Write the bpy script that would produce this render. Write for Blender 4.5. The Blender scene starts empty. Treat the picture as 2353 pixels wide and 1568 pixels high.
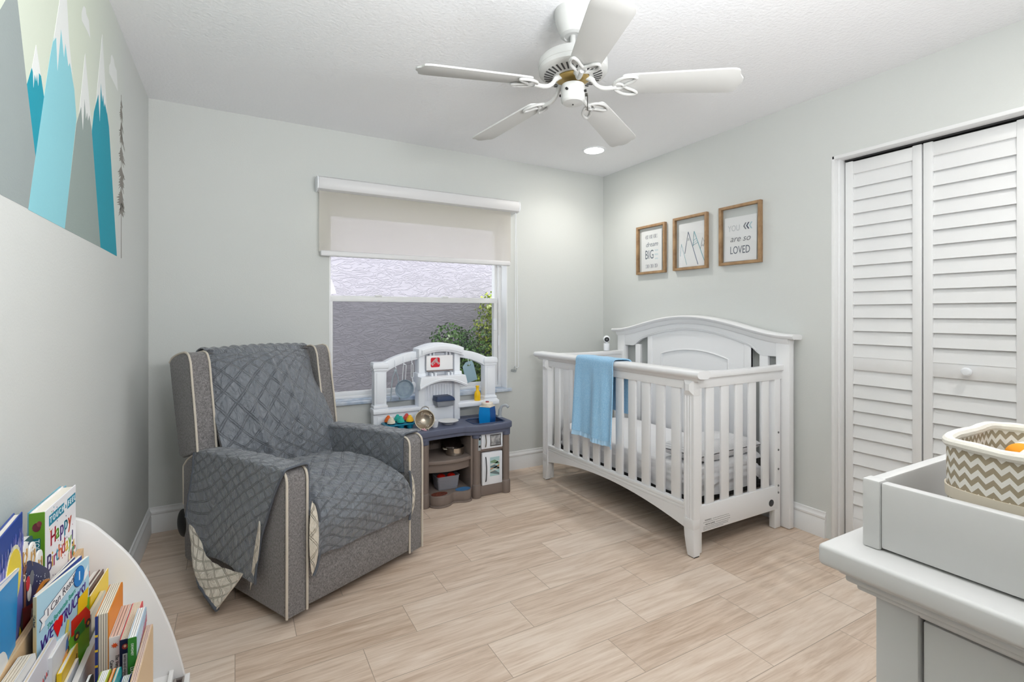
import bpy, bmesh, math, random
from mathutils import Vector as V, Matrix, noise
S = bpy.context.scene
COL = S.collection
rnd = random.Random(7)
PI = math.pi
INV = {}          # object -> inverse of its thing's placement

# ---------------------------------------------------------------- camera numbers
FPX, CX, HY, H = 1139.0, 1176.5, 723.0, 1.227
YAW = math.atan2(CX - 540, FPX)
FW = (math.sin(YAW), math.cos(YAW)); RT = (math.cos(YAW), -math.sin(YAW))
def at(axis, val, px, py):
    """the point of the real plane axis=val seen at a photo pixel (used to survey positions)"""
    u, w = (px - CX) / FPX, -(py - HY) / FPX
    d = (FW[0] + u * RT[0], FW[1] + u * RT[1], w)
    t = (val - (0, 0, H)[axis]) / d[axis]
    return V((t * d[0], t * d[1], H + t * d[2]))

# ---------------------------------------------------------------- materials
def lin(c):
    c = c / 255.0
    return c / 12.92 if c <= 0.04045 else ((c + 0.055) / 1.055) ** 2.4
def rgba(c): return (lin(c[0]), lin(c[1]), lin(c[2]), 1)
MATS = {}
def P(name, col, rough=.5, met=0, bump=None, var=None, sheen=0, coat=0, trans=0, emit=0, spec=.5):
    """plain principled material; bump=(scale, strength, dist), var=(scale, other colour, amount)"""
    if name in MATS: return MATS[name]
    m = bpy.data.materials.new(name); m.use_nodes = True
    nt = m.node_tree; b = nt.nodes['Principled BSDF']
    b.inputs['Base Color'].default_value = rgba(col)
    b.inputs['Roughness'].default_value = rough; b.inputs['Metallic'].default_value = met
    b.inputs['Specular IOR Level'].default_value = spec
    if sheen: b.inputs['Sheen Weight'].default_value = sheen
    if coat: b.inputs['Coat Weight'].default_value = coat
    if trans: b.inputs['Transmission Weight'].default_value = trans
    if emit:
        b.inputs['Emission Color'].default_value = rgba(col); b.inputs['Emission Strength'].default_value = emit
    tc = None
    if bump or var: tc = nt.nodes.new('ShaderNodeTexCoord')
    if bump:
        n = nt.nodes.new('ShaderNodeTexNoise'); n.inputs['Scale'].default_value = bump[0]; n.inputs['Detail'].default_value = 3
        bp = nt.nodes.new('ShaderNodeBump'); bp.inputs['Strength'].default_value = bump[1]; bp.inputs['Distance'].default_value = bump[2]
        nt.links.new(tc.outputs['Object'], n.inputs['Vector']); nt.links.new(n.outputs['Fac'], bp.inputs['Height'])
        nt.links.new(bp.outputs['Normal'], b.inputs['Normal'])
    if var:
        n = nt.nodes.new('ShaderNodeTexNoise'); n.inputs['Scale'].default_value = var[0]; n.inputs['Detail'].default_value = 4
        r = nt.nodes.new('ShaderNodeValToRGB'); r.color_ramp.elements[0].position = .5 - var[2]; r.color_ramp.elements[1].position = .5 + var[2]
        r.color_ramp.elements[0].color = rgba(col); r.color_ramp.elements[1].color = rgba(var[1])
        nt.links.new(tc.outputs['Object'], n.inputs['Vector']); nt.links.new(n.outputs['Fac'], r.inputs['Fac'])
        nt.links.new(r.outputs['Color'], b.inputs['Base Color'])
    MATS[name] = m
    return m
def mth(nt, op, a, b=None, c=None):
    n = nt.nodes.new('ShaderNodeMath'); n.operation = op
    for i, x in enumerate((a, b, c)):
        if x is None: continue
        if isinstance(x, (int, float)): n.inputs[i].default_value = x
        else: nt.links.new(x, n.inputs[i])
    return n.outputs[0]
def fabric(name, col, col2, scale=900, rough=.95, bumpd=.0012, sheen=.2):
    """heathered woven cloth: fine crossing threads"""
    if name in MATS: return MATS[name]
    m = P(name, col, rough, sheen=sheen); nt = m.node_tree; b = nt.nodes['Principled BSDF']
    tc = nt.nodes.new('ShaderNodeTexCoord')
    mp = nt.nodes.new('ShaderNodeMapping'); mp.inputs['Scale'].default_value = (1, 1, .35)
    nt.links.new(tc.outputs['Object'], mp.inputs['Vector'])
    n = nt.nodes.new('ShaderNodeTexNoise'); n.inputs['Scale'].default_value = scale; n.inputs['Detail'].default_value = 2
    n2 = nt.nodes.new('ShaderNodeTexNoise'); n2.inputs['Scale'].default_value = scale * .25
    nt.links.new(mp.outputs[0], n.inputs['Vector']); nt.links.new(tc.outputs['Object'], n2.inputs['Vector'])
    s = mth(nt, 'ADD', mth(nt, 'MULTIPLY', n.outputs['Fac'], .65), mth(nt, 'MULTIPLY', n2.outputs['Fac'], .35))
    r = nt.nodes.new('ShaderNodeValToRGB'); r.color_ramp.elements[0].position = .38; r.color_ramp.elements[1].position = .62
    r.color_ramp.elements[0].color = rgba(col); r.color_ramp.elements[1].color = rgba(col2)
    nt.links.new(s, r.inputs['Fac']); nt.links.new(r.outputs['Color'], b.inputs['Base Color'])
    bp = nt.nodes.new('ShaderNodeBump'); bp.inputs['Strength'].default_value = .6; bp.inputs['Distance'].default_value = bumpd
    nt.links.new(s, bp.inputs['Height']); nt.links.new(bp.outputs['Normal'], b.inputs['Normal'])
    return m

# ---------------------------------------------------------------- mesh builder
def sharp_edges(bm, ang=.6):
    bm.normal_update()
    for f in bm.faces: f.smooth = True
    for e in bm.edges:
        if len(e.link_faces) == 2:
            if e.calc_face_angle(0) > ang: e.smooth = False
class MB:
    def __init__(self):
        self.bm = bmesh.new(); self.uv = self.bm.loops.layers.uv.new('UVMap')
    def _add(self, tb, m=0, X=None):
        tuv = tb.loops.layers.uv.active
        mp = []
        for v in tb.verts:
            mp.append(self.bm.verts.new(X @ v.co if X else v.co))
        tb.verts.index_update()
        for f in tb.faces:
            try: g = self.bm.faces.new([mp[v.index] for v in f.verts])
            except ValueError: continue
            g.material_index = m
            if tuv:
                for la, lb in zip(f.loops, g.loops): lb[self.uv].uv = la[tuv].uv
        tb.free(); return self
    def box(self, a, b, bev=0, seg=2, m=0, X=None):
        a, b = [min(p, q) for p, q in zip(a, b)], [max(p, q) for p, q in zip(a, b)]
        tb = bmesh.new(); bmesh.ops.create_cube(tb, size=1)
        for v in tb.verts:
            v.co = V([(a[i] + b[i]) / 2 + v.co[i] * (b[i] - a[i]) for i in range(3)])
        if bev:
            bev = min(bev, .49 * min(b[i] - a[i] for i in range(3)))
            bmesh.ops.bevel(tb, geom=tb.edges[:], offset=bev, segments=seg, profile=.5, affect='EDGES', clamp_overlap=True)
        return self._add(tb, m, X)
    def prism(self, poly, h0, h1, ax='y', bev=0, seg=2, m=0, X=None):
        """polygon in the plane across axis ax (x: (y,z), y: (x,z), z: (x,y)) extruded h0..h1"""
        f3 = {'x': lambda p, h: (h, p[0], p[1]), 'y': lambda p, h: (p[0], h, p[1]), 'z': lambda p, h: (p[0], p[1], h)}[ax]
        tb = bmesh.new()
        A = [tb.verts.new(f3(p, h0)) for p in poly]; B = [tb.verts.new(f3(p, h1)) for p in poly]
        n = len(poly)
        fa = tb.faces.new(A); fb = tb.faces.new(B[::-1])
        for i in range(n): tb.faces.new((A[i], B[i], B[(i + 1) % n], A[(i + 1) % n]))
        bmesh.ops.recalc_face_normals(tb, faces=tb.faces[:])
        if bev:
            es = [e for e in tb.edges if fa in e.link_faces or fb in e.link_faces]
            bmesh.ops.bevel(tb, geom=es, offset=bev, segments=seg, profile=.5, affect='EDGES', clamp_overlap=True)
        big = [f for f in tb.faces if len(f.verts) > 4]
        if big: bmesh.ops.triangulate(tb, faces=big)
        return self._add(tb, m, X)
    def lathe(self, prof, c=(0, 0, 0), n=32, m=0, X=None, capb=True, capt=True, sx=1, sy=1):
        tb = bmesh.new(); rings = []
        for r, z in prof:
            r = max(r, 1e-5)
            rings.append([tb.verts.new((c[0] + r * sx * math.cos(2 * PI * i / n), c[1] + r * sy * math.sin(2 * PI * i / n), c[2] + z)) for i in range(n)])
        for a, b in zip(rings, rings[1:]):
            for i in range(n): tb.faces.new((a[i], a[(i + 1) % n], b[(i + 1) % n], b[i]))
        if capb: tb.faces.new(rings[0][::-1])
        if capt: tb.faces.new(rings[-1])
        bmesh.ops.recalc_face_normals(tb, faces=tb.faces[:])
        return self._add(tb, m, X)
    def tube(self, pts, r, n=8, m=0, closed=False, X=None, flat=None):
        """round tube along points; r number or list; flat=(normal, factor) squashes"""
        pts = [V(p) for p in pts]; k = len(pts)
        if isinstance(r, (int, float)): r = [r] * k
        tb = bmesh.new(); rings = []
        up = None
        for i in range(k):
            if closed: t = pts[(i + 1) % k] - pts[i - 1]
            else: t = pts[min(i + 1, k - 1)] - pts[max(i - 1, 0)]
            t.normalize()
            if up is None:
                up = V((0, 0, 1)) if abs(t.z) < .9 else V((1, 0, 0))
            up = (up - t * up.dot(t))
            if up.length < 1e-6: up = t.orthogonal()
            up.normalize(); sd = t.cross(up)
            rings.append([tb.verts.new(pts[i] + (up * math.cos(2 * PI * j / n) + sd * math.sin(2 * PI * j / n)) * r[i]) for j in range(n)])
        prs = list(zip(rings, rings[1:])) + ([(rings[-1], rings[0])] if closed else [])
        for a, b in prs:
            for j in range(n): tb.faces.new((a[j], a[(j + 1) % n], b[(j + 1) % n], b[j]))
        if not closed:
            tb.faces.new(rings[0][::-1]); tb.faces.new(rings[-1])
        bmesh.ops.recalc_face_normals(tb, faces=tb.faces[:])
        return self._add(tb, m, X)
    def cyl(self, p0, p1, r0, r1=None, n=20, m=0, X=None):
        return self.tube([p0, p1], [r0, r0 if r1 is None else r1], n, m, X=X)
    def grid(self, fn, nu, nv, m=0, X=None, thick=0, us=1, vs=1, closed=False):
        """surface fn(u,v) over 0..1; thick adds a second skin below; UVs in us x vs metres"""
        tb = bmesh.new(); uv = tb.loops.layers.uv.new('UVMap')
        pt = [[V(fn(i / nu, j / nv)) for j in range(nv + 1)] for i in range(nu + (0 if closed else 1))]
        G = [[tb.verts.new(p) for p in row] for row in pt]
        NU = nu
        def quad(g, i, j, flip):
            i2 = (i + 1) % len(g)
            q = [(g[i][j], i, j), (g[i2][j], i + 1, j), (g[i2][j + 1], i + 1, j + 1), (g[i][j + 1], i, j + 1)]
            if flip: q = q[::-1]
            f = tb.faces.new([x[0] for x in q])
            for l, x in zip(f.loops, q): l[uv].uv = (x[1] / nu * us, x[2] / nv * vs)
        for i in range(nu):
            for j in range(nv): quad(G, i, j, False)
        if thick:
            tb.normal_update()
            K = [[tb.verts.new(v.co - v.normal * thick) for v in row] for row in G]
            for i in range(nu):
                for j in range(nv): quad(K, i, j, True)
            b = [G[i][0] for i in range(nu + 1)] + [G[nu][j] for j in range(1, nv + 1)] + [G[i][nv] for i in range(nu - 1, -1, -1)] + [G[0][j] for j in range(nv - 1, 0, -1)]
            kb = [K[i][0] for i in range(nu + 1)] + [K[nu][j] for j in range(1, nv + 1)] + [K[i][nv] for i in range(nu - 1, -1, -1)] + [K[0][j] for j in range(nv - 1, 0, -1)]
            for i in range(len(b)):
                try: tb.faces.new((b[i], kb[i], kb[(i + 1) % len(b)], b[(i + 1) % len(b)]))
                except ValueError: pass
        return self._add(tb, m, X)
    def ball(self, c, r, nu=20, nv=12, m=0, X=None):
        if isinstance(r, (int, float)): r = (r, r, r)
        tb = bmesh.new(); bmesh.ops.create_uvsphere(tb, u_segments=nu, v_segments=nv, radius=1)
        for v in tb.verts: v.co = V([c[i] + v.co[i] * r[i] for i in range(3)])
        return self._add(tb, m, X)
    def text(self, s, size, X, m=0, ext=.0003, shear=0, align='CENTER', space=1, sx=1, off=0):
        cu = bpy.data.curves.new('t', 'FONT'); cu.body = s; cu.size = size; cu.extrude = ext; cu.shear = shear
        cu.align_x = align; cu.align_y = 'CENTER'; cu.space_character = space; cu.resolution_u = 3; cu.offset = off
        ob = bpy.data.objects.new('t', cu); me = bpy.data.meshes.new_from_object(ob)
        tb = bmesh.new(); tb.from_mesh(me)
        if sx != 1:
            for v in tb.verts: v.co.x *= sx
        bpy.data.objects.remove(ob); bpy.data.curves.remove(cu); bpy.data.meshes.remove(me)
        return self._add(tb, m, X)
    def build(self, name, mats, parent=None, world=True, label=None, soft=.6, kind=None):
        if not isinstance(mats, (list, tuple)): mats = [mats]
        bm = self.bm
        if parent is not None and world:
            bm.transform(INV[parent])
        sharp_edges(bm, soft)
        me = bpy.data.meshes.new(name); bm.to_mesh(me); bm.free()
        for m in mats: me.materials.append(m)
        o = bpy.data.objects.new(name, me); COL.objects.link(o)
        if parent is not None:
            o.parent = parent; INV[o] = INV[parent]
        else: INV[o] = Matrix.Identity(4)
        if label: o['label'] = label
        if kind: o['kind'] = kind
        return o
def thing(name, label, cat, loc=(0, 0, 0), rotz=0, group=None, rot=None):
    o = bpy.data.objects.new(name, None); COL.objects.link(o); o.empty_display_size = .05
    o.location = loc; o.rotation_euler = rot if rot else (0, 0, rotz)
    o['label'] = label; o['category'] = cat
    if group: o['group'] = group
    INV[o] = (Matrix.Translation(loc) @ o.rotation_euler.to_matrix().to_4x4()).inverted()
    return o
def tag(o, label, cat, group=None):
    o['label'] = label; o['category'] = cat
    if group: o['group'] = group
    return o
def dup(root, loc, rotz=0, label=None, group=None):
    r = root.copy(); COL.objects.link(r); r.location = loc; r.rotation_euler = (0, 0, rotz)
    if label: r['label'] = label
    if group: r['group'] = group
    for ch in list(root.children):
        c = ch.copy(); COL.objects.link(c); c.parent = r
        for g in list(ch.children):
            d = g.copy(); COL.objects.link(d); d.parent = c
    return r
def struct(name, mb, mats, parent=None):
    o = mb.build(name, mats, parent)
    if parent is None: o['kind'] = 'structure'
    return o
def spline(pts, n=8):
    """Catmull-Rom through points (any dimension)"""
    out = []; k = len(pts)
    for i in range(k - 1):
        p0, p1, p2, p3 = pts[max(i - 1, 0)], pts[i], pts[i + 1], pts[min(i + 2, k - 1)]
        for j in range(n):
            t = j / n
            out.append(tuple(.5 * (2 * b + (c - a) * t + (2 * a - 5 * b + 4 * c - d) * t * t + (3 * b - a - 3 * c + d) * t ** 3) for a, b, c, d in zip(p0, p1, p2, p3)))
    out.append(tuple(pts[-1])); return out
def lerp(a, b, t): return a + (b - a) * t
def table(xs, ys, x):
    if x <= xs[0]: return ys[0]
    for a, b, p, q in zip(xs, xs[1:], ys, ys[1:]):
        if x <= b:
            t = (x - a) / (b - a); return p + (q - p) * t
    return ys[-1]
def nz(x, y, z=0): return noise.noise(V((x, y, z)))
def wobble(x, y, z=0): return noise.fractal(V((x, y, z)), 1.0, 2.0, 3)
def frame_tf(o, ux, uy):
    """matrix laying text/art made in the XY plane onto the axes ux, uy at o"""
    ux, uy = V(ux).normalized(), V(uy).normalized(); uz = ux.cross(uy)
    return Matrix(((ux.x, uy.x, uz.x, o[0]), (ux.y, uy.y, uz.y, o[1]), (ux.z, uy.z, uz.z, o[2]), (0, 0, 0, 1)))

# common materials
WHITE = P('white paint', (236, 237, 238), .35)
TRIM = P('white trim paint', (232, 233, 234), .4)
WPLAST = P('white plastic', (240, 243, 248), .4)
BLACK = P('black plastic', (18, 18, 19), .5)
CHROME = P('brushed steel', (190, 186, 180), .28, 1)

# ---------------------------------------------------------------- the room
LX, RX, BY, FYR, CZ = -0.4236, 2.831, 3.42, -0.18, 2.44
WALLM = P('sage grey wall paint', (209, 212, 210), .75, bump=(140, .25, .002))
CEILM = P('textured ceiling paint', (243, 244, 247), .9)
def ceiling_mat():
    nt = CEILM.node_tree; b = nt.nodes['Principled BSDF']
    tc = nt.nodes.new('ShaderNodeTexCoord')
    n = nt.nodes.new('ShaderNodeTexNoise'); n.inputs['Scale'].default_value = 75; n.inputs['Detail'].default_value = 5; n.inputs['Roughness'].default_value = .6
    n2 = nt.nodes.new('ShaderNodeTexVoronoi'); n2.inputs['Scale'].default_value = 55
    nt.links.new(tc.outputs['Object'], n.inputs['Vector']); nt.links.new(tc.outputs['Object'], n2.inputs['Vector'])
    s = mth(nt, 'ADD', mth(nt, 'SMOOTHSTEP' if False else 'MULTIPLY', n.outputs['Fac'], 1.2), mth(nt, 'MULTIPLY', n2.outputs['Distance'], .35))
    bp = nt.nodes.new('ShaderNodeBump'); bp.inputs['Strength'].default_value = .32; bp.inputs['Distance'].default_value = .008
    nt.links.new(s, bp.inputs['Height']); nt.links.new(bp.outputs['Normal'], b.inputs['Normal'])
ceiling_mat()
def floor_mat():
    m = P('wood look plank tile', (205, 182, 158), .42); nt = m.node_tree; b = nt.nodes['Principled BSDF']
    tc = nt.nodes.new('ShaderNodeTexCoord'); sp = nt.nodes.new('ShaderNodeSeparateXYZ'); nt.links.new(tc.outputs['Object'], sp.inputs[0])
    PW, PL = .1975, .615
    ry = mth(nt, 'DIVIDE', mth(nt, 'SUBTRACT', sp.outputs[1], 1.655), PW)
    row = mth(nt, 'FLOOR', ry); fy = mth(nt, 'SUBTRACT', ry, row)
    rx = mth(nt, 'DIVIDE', mth(nt, 'SUBTRACT', mth(nt, 'SUBTRACT', sp.outputs[0], .41), mth(nt, 'MULTIPLY', row, .205)), PL)
    col = mth(nt, 'FLOOR', rx); fx = mth(nt, 'SUBTRACT', rx, col)
    ey = mth(nt, 'MULTIPLY', mth(nt, 'MINIMUM', fy, mth(nt, 'SUBTRACT', 1, fy)), PW)
    ex = mth(nt, 'MULTIPLY', mth(nt, 'MINIMUM', fx, mth(nt, 'SUBTRACT', 1, fx)), PL)
    edge = mth(nt, 'MINIMUM', ex, ey)
    grout = mth(nt, 'LESS_THAN', edge, .0013)
    cmb = nt.nodes.new('ShaderNodeCombineXYZ'); nt.links.new(row, cmb.inputs[0]); nt.links.new(col, cmb.inputs[1])
    wn = nt.nodes.new('ShaderNodeTexWhiteNoise'); wn.noise_dimensions = '3D'; nt.links.new(cmb.outputs[0], wn.inputs['Vector'])
    # grain: long noise along X, shifted per plank
    off = nt.nodes.new('ShaderNodeVectorMath'); off.operation = 'MULTIPLY_ADD'
    nt.links.new(wn.outputs['Color'], off.inputs[0]); off.inputs[1].default_value = (7, 7, 7); nt.links.new(tc.outputs['Object'], off.inputs[2])
    mp = nt.nodes.new('ShaderNodeMapping'); mp.inputs['Scale'].default_value = (1.6, 16, 1); nt.links.new(off.outputs[0], mp.inputs['Vector'])
    g = nt.nodes.new('ShaderNodeTexNoise'); g.inputs['Scale'].default_value = 2.2; g.inputs['Detail'].default_value = 7; g.inputs['Roughness'].default_value = .62; g.inputs['Distortion'].default_value = .6
    nt.links.new(mp.outputs[0], g.inputs['Vector'])
    mp2 = nt.nodes.new('ShaderNodeMapping'); mp2.inputs['Scale'].default_value = (3, 70, 1); nt.links.new(off.outputs[0], mp2.inputs['Vector'])
    g2 = nt.nodes.new('ShaderNodeTexNoise'); g2.inputs['Scale'].default_value = 2; g2.inputs['Detail'].default_value = 4; nt.links.new(mp2.outputs[0], g2.inputs['Vector'])
    f = mth(nt, 'ADD', mth(nt, 'ADD', mth(nt, 'MULTIPLY', g.outputs['Fac'], .75), mth(nt, 'MULTIPLY', g2.outputs['Fac'], .3)), mth(nt, 'MULTIPLY', mth(nt, 'SUBTRACT', wn.outputs['Value'], .5), .16))
    r = nt.nodes.new('ShaderNodeValToRGB'); e = r.color_ramp.elements
    e[0].position = .33; e[0].color = rgba((188, 163, 141)); e[1].position = .68; e[1].color = rgba((230, 213, 197))
    x = e.new(.5); x.color = rgba((214, 193, 174))
    nt.links.new(f, r.inputs['Fac'])
    mix = nt.nodes.new('ShaderNodeMix'); mix.data_type = 'RGBA'; nt.links.new(grout, mix.inputs[0]); nt.links.new(r.outputs['Color'], mix.inputs[6])
    mix.inputs[7].default_value = rgba((172, 154, 137)); nt.links.new(mix.outputs[2], b.inputs['Base Color'])
    bp = nt.nodes.new('ShaderNodeBump'); bp.inputs['Strength'].default_value = .35; bp.inputs['Distance'].default_value = .001
    hgt = mth(nt, 'ADD', mth(nt, 'MINIMUM', mth(nt, 'MULTIPLY', edge, 400), 1), mth(nt, 'MULTIPLY', g2.outputs['Fac'], .5))
    nt.links.new(hgt, bp.inputs['Height']); nt.links.new(bp.outputs['Normal'], b.inputs['Normal'])
    return m
FLOORM = floor_mat()
struct('floor', MB().box((LX - .12, FYR - 1.6, -.06), (RX + .75, BY + .02, 0)), FLOORM)
struct('ceiling', MB().box((LX - .12, FYR - 1.6, CZ), (RX + .75, BY + .2, CZ + .12)), CEILM)
struct('wall_left', MB().box((LX - .12, FYR - 1.6, 0), (LX, BY + .2, CZ)), WALLM)
# back wall with the window opening
WX0, WX1, WZ0, WZ1 = .54, 1.866, .645, 1.985
wb = MB()
wb.box((LX, BY, 0), (WX0, BY + .2, CZ)).box((WX1, BY, 0), (RX + .75, BY + .2, CZ))
wb.box((WX0, BY, 0), (WX1, BY + .2, WZ0)).box((WX0, BY, WZ1), (WX1, BY + .2, CZ))
struct('wall_back', wb, WALLM)
# right wall with the closet opening
DY0, DY1, DZ = 0.0, 1.502, 2.08
wr = MB()
wr.box((RX, DY1, 0), (RX + .12, BY, CZ)).box((RX, FYR - .1, 0), (RX + .12, DY0, CZ)).box((RX, DY0, DZ), (RX + .12, DY1, CZ))
struct('wall_right', wr, WALLM)
wc = MB()
wc.box((RX + .66, FYR, 0), (RX + .74, DY1 + .3, CZ)).box((RX + .12, DY1 + .2, 0), (RX + .66, DY1 + .28, CZ)).box((RX + .12, FYR - .1, 0), (RX + .66, FYR, CZ))
struct('wall_closet', wc, WALLM)
# rear wall with the doorway the photograph is taken from, and the hall behind it
wf = MB()
wf.box((LX, FYR - .1, 0), (-.36, FYR, CZ)).box((.52, FYR - .1, 0), (RX, FYR, CZ)).box((-.36, FYR - .1, 2.05), (.52, FYR, CZ))
struct('wall_front', wf, WALLM)
struct('wall_hall', MB().box((LX, FYR - 1.6, 0), (1.6, FYR - 1.5, CZ)).box((1.5, FYR - 1.5, 0), (1.6, FYR - .1, CZ)), WALLM)
# baseboards with a stepped profile (distance from wall, height)
BPROF = [(0, 0), (.016, 0), (.016, .092), (.012, .098), (.012, .103), (.015, .107), (.015, .116), (.009, .124), (.006, .13), (.006, .139), (0, .142)]
def baseboard(name, p0, p1, nrm):
    mb = MB(); tb = bmesh.new()
    A = [tb.verts.new((p0[0] + nrm[0] * d, p0[1] + nrm[1] * d, z)) for d, z in BPROF]
    B = [tb.verts.new((p1[0] + nrm[0] * d, p1[1] + nrm[1] * d, z)) for d, z in BPROF]
    for i in range(len(A) - 1): tb.faces.new((A[i], A[i + 1], B[i + 1], B[i]))
    tb.faces.new(A); tb.faces.new(B[::-1]); bmesh.ops.recalc_face_normals(tb, faces=tb.faces[:])
    mb._add(tb); struct(name, mb, TRIM)
baseboard('baseboard_back', (LX, BY), (RX, BY), (0, -1))
baseboard('baseboard_left', (LX, FYR), (LX, BY), (1, 0))
baseboard('baseboard_right', (RX, DY1 + .03), (RX, BY), (-1, 0))
# closet jamb: stepped white liner around the opening
j = MB()
j.box((RX - .002, DY1 - .012, 0), (RX + .12, DY1 + .004, DZ + .004), .002).box((RX + .03, DY1 - .024, 0), (RX + .12, DY1 - .012, DZ), .002)
j.box((RX - .002, DY0, DZ - .014), (RX + .12, DY1, DZ + .004), .002).box((RX - .002, DY0, 0), (RX + .12, DY0 + .012, DZ), .002)
struct('trim_1', j, TRIM)

# ---------------------------------------------------------------- closet louvered doors
DX = RX + .073
def bifold_leaf(y1, y0, nm, knob):
    """one folding leaf between y0<y1: two stiles, rails, sloping slats"""
    zt, zb = 2.055, .015
    st0 = .040; d = .03
    root = thing('louvered_door', nm, 'closet door', (DX, (y0 + y1) / 2, 0), 0, 'louvered closet doors')
    for ya, yb in ((y0, y0 + st0), (y1 - st0, y1)):
        MB().box((DX, ya + .001, zb), (DX + d, yb - .001, zt), .003).build('stile', TRIM, root)
    for za, zc in ((1.985, zt - .004), (.93, 1.0), (zb, .135)):
        MB().box((DX + .004, y0 + st0 - .002, za), (DX + d - .004, y1 - st0 + .002, zc), .002).build('rail', TRIM, root)
    def slats(za, zc, n):
        p = (zc - za) / n
        for k in range(n):
            z0 = za + k * p
            # thin board sloping: lower edge forward, upper edge tucked behind the next one
            MB().prism([(DX + .002, z0 - .003), (DX + .0075, z0 - .004), (DX + .027, z0 + p + .012), (DX + .0215, z0 + p + .013)], y0 + st0 - .003, y1 - st0 + .003, 'y').build('slat', TRIM, root)
    slats(.138, .928, 11); slats(1.002, 1.984, 14)
    if knob:
        k = MB(); yk = y0 + (y1 - y0) * .53
        X = frame_tf((DX + .004, yk, .968), (0, 1, 0), (0, 0, 1)) @ Matrix.Rotation(PI, 4, 'X')
        k.lathe([(.008, 0), (.008, .012), (.012, .018), (.019, .026), (.020, .033), (.014, .039), (0, .041)], n=24, X=X)
        k.build('knob', WPLAST, root)
    return root
w = .373
bifold_leaf(1.474, 1.128, 'white louvered folding closet door leaf nearest the crib, without a knob', False)
bifold_leaf(1.124, .756, 'white louvered folding closet door leaf with a round white knob', True)
bifold_leaf(.752, .384, 'white louvered folding closet door leaf cut off by the right edge of the photo', True)
bifold_leaf(.380, .012, 'white louvered folding closet door leaf behind the dresser end, farthest from the crib', False)
struct('trim_2', MB().box((DX - .005, DY0 + .01, 2.0585), (DX + .03, DY1 - .03, DZ - .014)), P('dark closet track', (40, 40, 42), .5))
# ---------------------------------------------------------------- window
def glass_mat(name, col, refl=.06):
    m = bpy.data.materials.new(name); m.use_nodes = True; nt = m.node_tree; nt.nodes.clear()
    o = nt.nodes.new('ShaderNodeOutputMaterial'); mx = nt.nodes.new('ShaderNodeMixShader')
    t = nt.nodes.new('ShaderNodeBsdfTransparent'); t.inputs[0].default_value = (*col, 1)
    g = nt.nodes.new('ShaderNodeBsdfGlossy'); g.inputs['Roughness'].default_value = .02
    mx.inputs[0].default_value = refl
    nt.links.new(t.outputs[0], mx.inputs[1]); nt.links.new(g.outputs[0], mx.inputs[2]); nt.links.new(mx.outputs[0], o.inputs[0])
    return m
GLASS = glass_mat('clear window glass', (.98, .985, .985), .012)
FGLASS = glass_mat('picture glass', (.985, .99, .99), .07)
def mesh_mat(name, open_, diff, transl, col):
    m = bpy.data.materials.new(name); m.use_nodes = True; nt = m.node_tree; nt.nodes.clear()
    o = nt.nodes.new('ShaderNodeOutputMaterial')
    t = nt.nodes.new('ShaderNodeBsdfTransparent')
    d = nt.nodes.new('ShaderNodeBsdfDiffuse'); d.inputs[0].default_value = rgba(col)
    a = nt.nodes.new('ShaderNodeMixShader'); a.inputs[0].default_value = open_
    if transl:
        r = nt.nodes.new('ShaderNodeBsdfTranslucent'); r.inputs[0].default_value = rgba(col)
        b = nt.nodes.new('ShaderNodeMixShader'); b.inputs[0].default_value = transl
        nt.links.new(d.outputs[0], b.inputs[1]); nt.links.new(r.outputs[0], b.inputs[2]); src = b.outputs[0]
    else: src = d.outputs[0]
    nt.links.new(src, a.inputs[1]); nt.links.new(t.outputs[0], a.inputs[2]); nt.links.new(a.outputs[0], o.inputs[0])
    return m
SCREEN = mesh_mat('insect screen', .60, 1, 0, (70, 72, 76))
BLINDM = mesh_mat('solar blind fabric', .42, 1, .7, (240, 236, 230))
wn = MB()
fo = .03
wn.box((WX0 + .001, 3.5112, WZ0 + .001), (WX0 + .02, 3.589, WZ1 - .001), .003).box((WX1 - .028, 3.5112, WZ0 + .001), (WX1 - .001, 3.589, WZ1 - .001), .003)
wn.box((WX0, 3.51, WZ1 - .08), (WX1, 3.59, WZ1), .003).box((WX0, 3.51, WZ0), (WX1, 3.59, WZ0 + .022), .003)
wn.box((WX1 - .05, 3.5355, WZ0 + .002), (WX1 - .027, 3.588, WZ1 - .002), .002)
WIN = struct('window_1', wn, TRIM); WIN['label'] = 'white single hung window above the toy kitchen'
u = MB()   # upper fixed light
u.box((WX0 + .018, 3.5505, 1.318), (WX1 - .05, 3.585, 1.352), .003).box((WX0 + .018, 3.55, 1.34), (WX0 + .03, 3.58, WZ1 - .07), .002)
u.build('upper_sash', TRIM, WIN)
MB().box((WX0 + .02, 3.563, 1.34), (WX1 - .045, 3.567, WZ1 - .07)).build('pane', GLASS, WIN)
s = MB()
s.box((WX0 + .021, 3.5212, WZ0 + .021), (WX0 + .038, 3.549, 1.353), .003).box((WX1 - .062, 3.5212, WZ0 + .021), (WX1 - .031, 3.549, 1.353), .003)
s.box((WX0 + .02, 3.52, 1.316), (WX1 - .03, 3.55, 1.356), .003).box((WX0 + .02, 3.52, WZ0 + .02), (WX1 - .03, 3.55, WZ0 + .052), .003)
SASH = s.build('lower_sash', TRIM, WIN)
MB().box((WX0 + .03, 3.535, WZ0 + .04), (WX1 - .055, 3.539, 1.33)).build('pane', GLASS, WIN)
MB().box((WX0 + .02, 3.600, WZ0 + .01), (WX1 - .03, 3.601, 1.335)).build('insect_screen', SCREEN, WIN)
for x in (.86, 1.36):
    MB().box((x, 3.512, 1.352), (x + .05, 3.53, 1.364), .003).build('sash_lock', TRIM, WIN)
MB().box((WX1 - .072, 3.505, 1.10), (WX1 - .046, 3.52, 1.195), .005).build('window_sensor', WPLAST, WIN)
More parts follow.
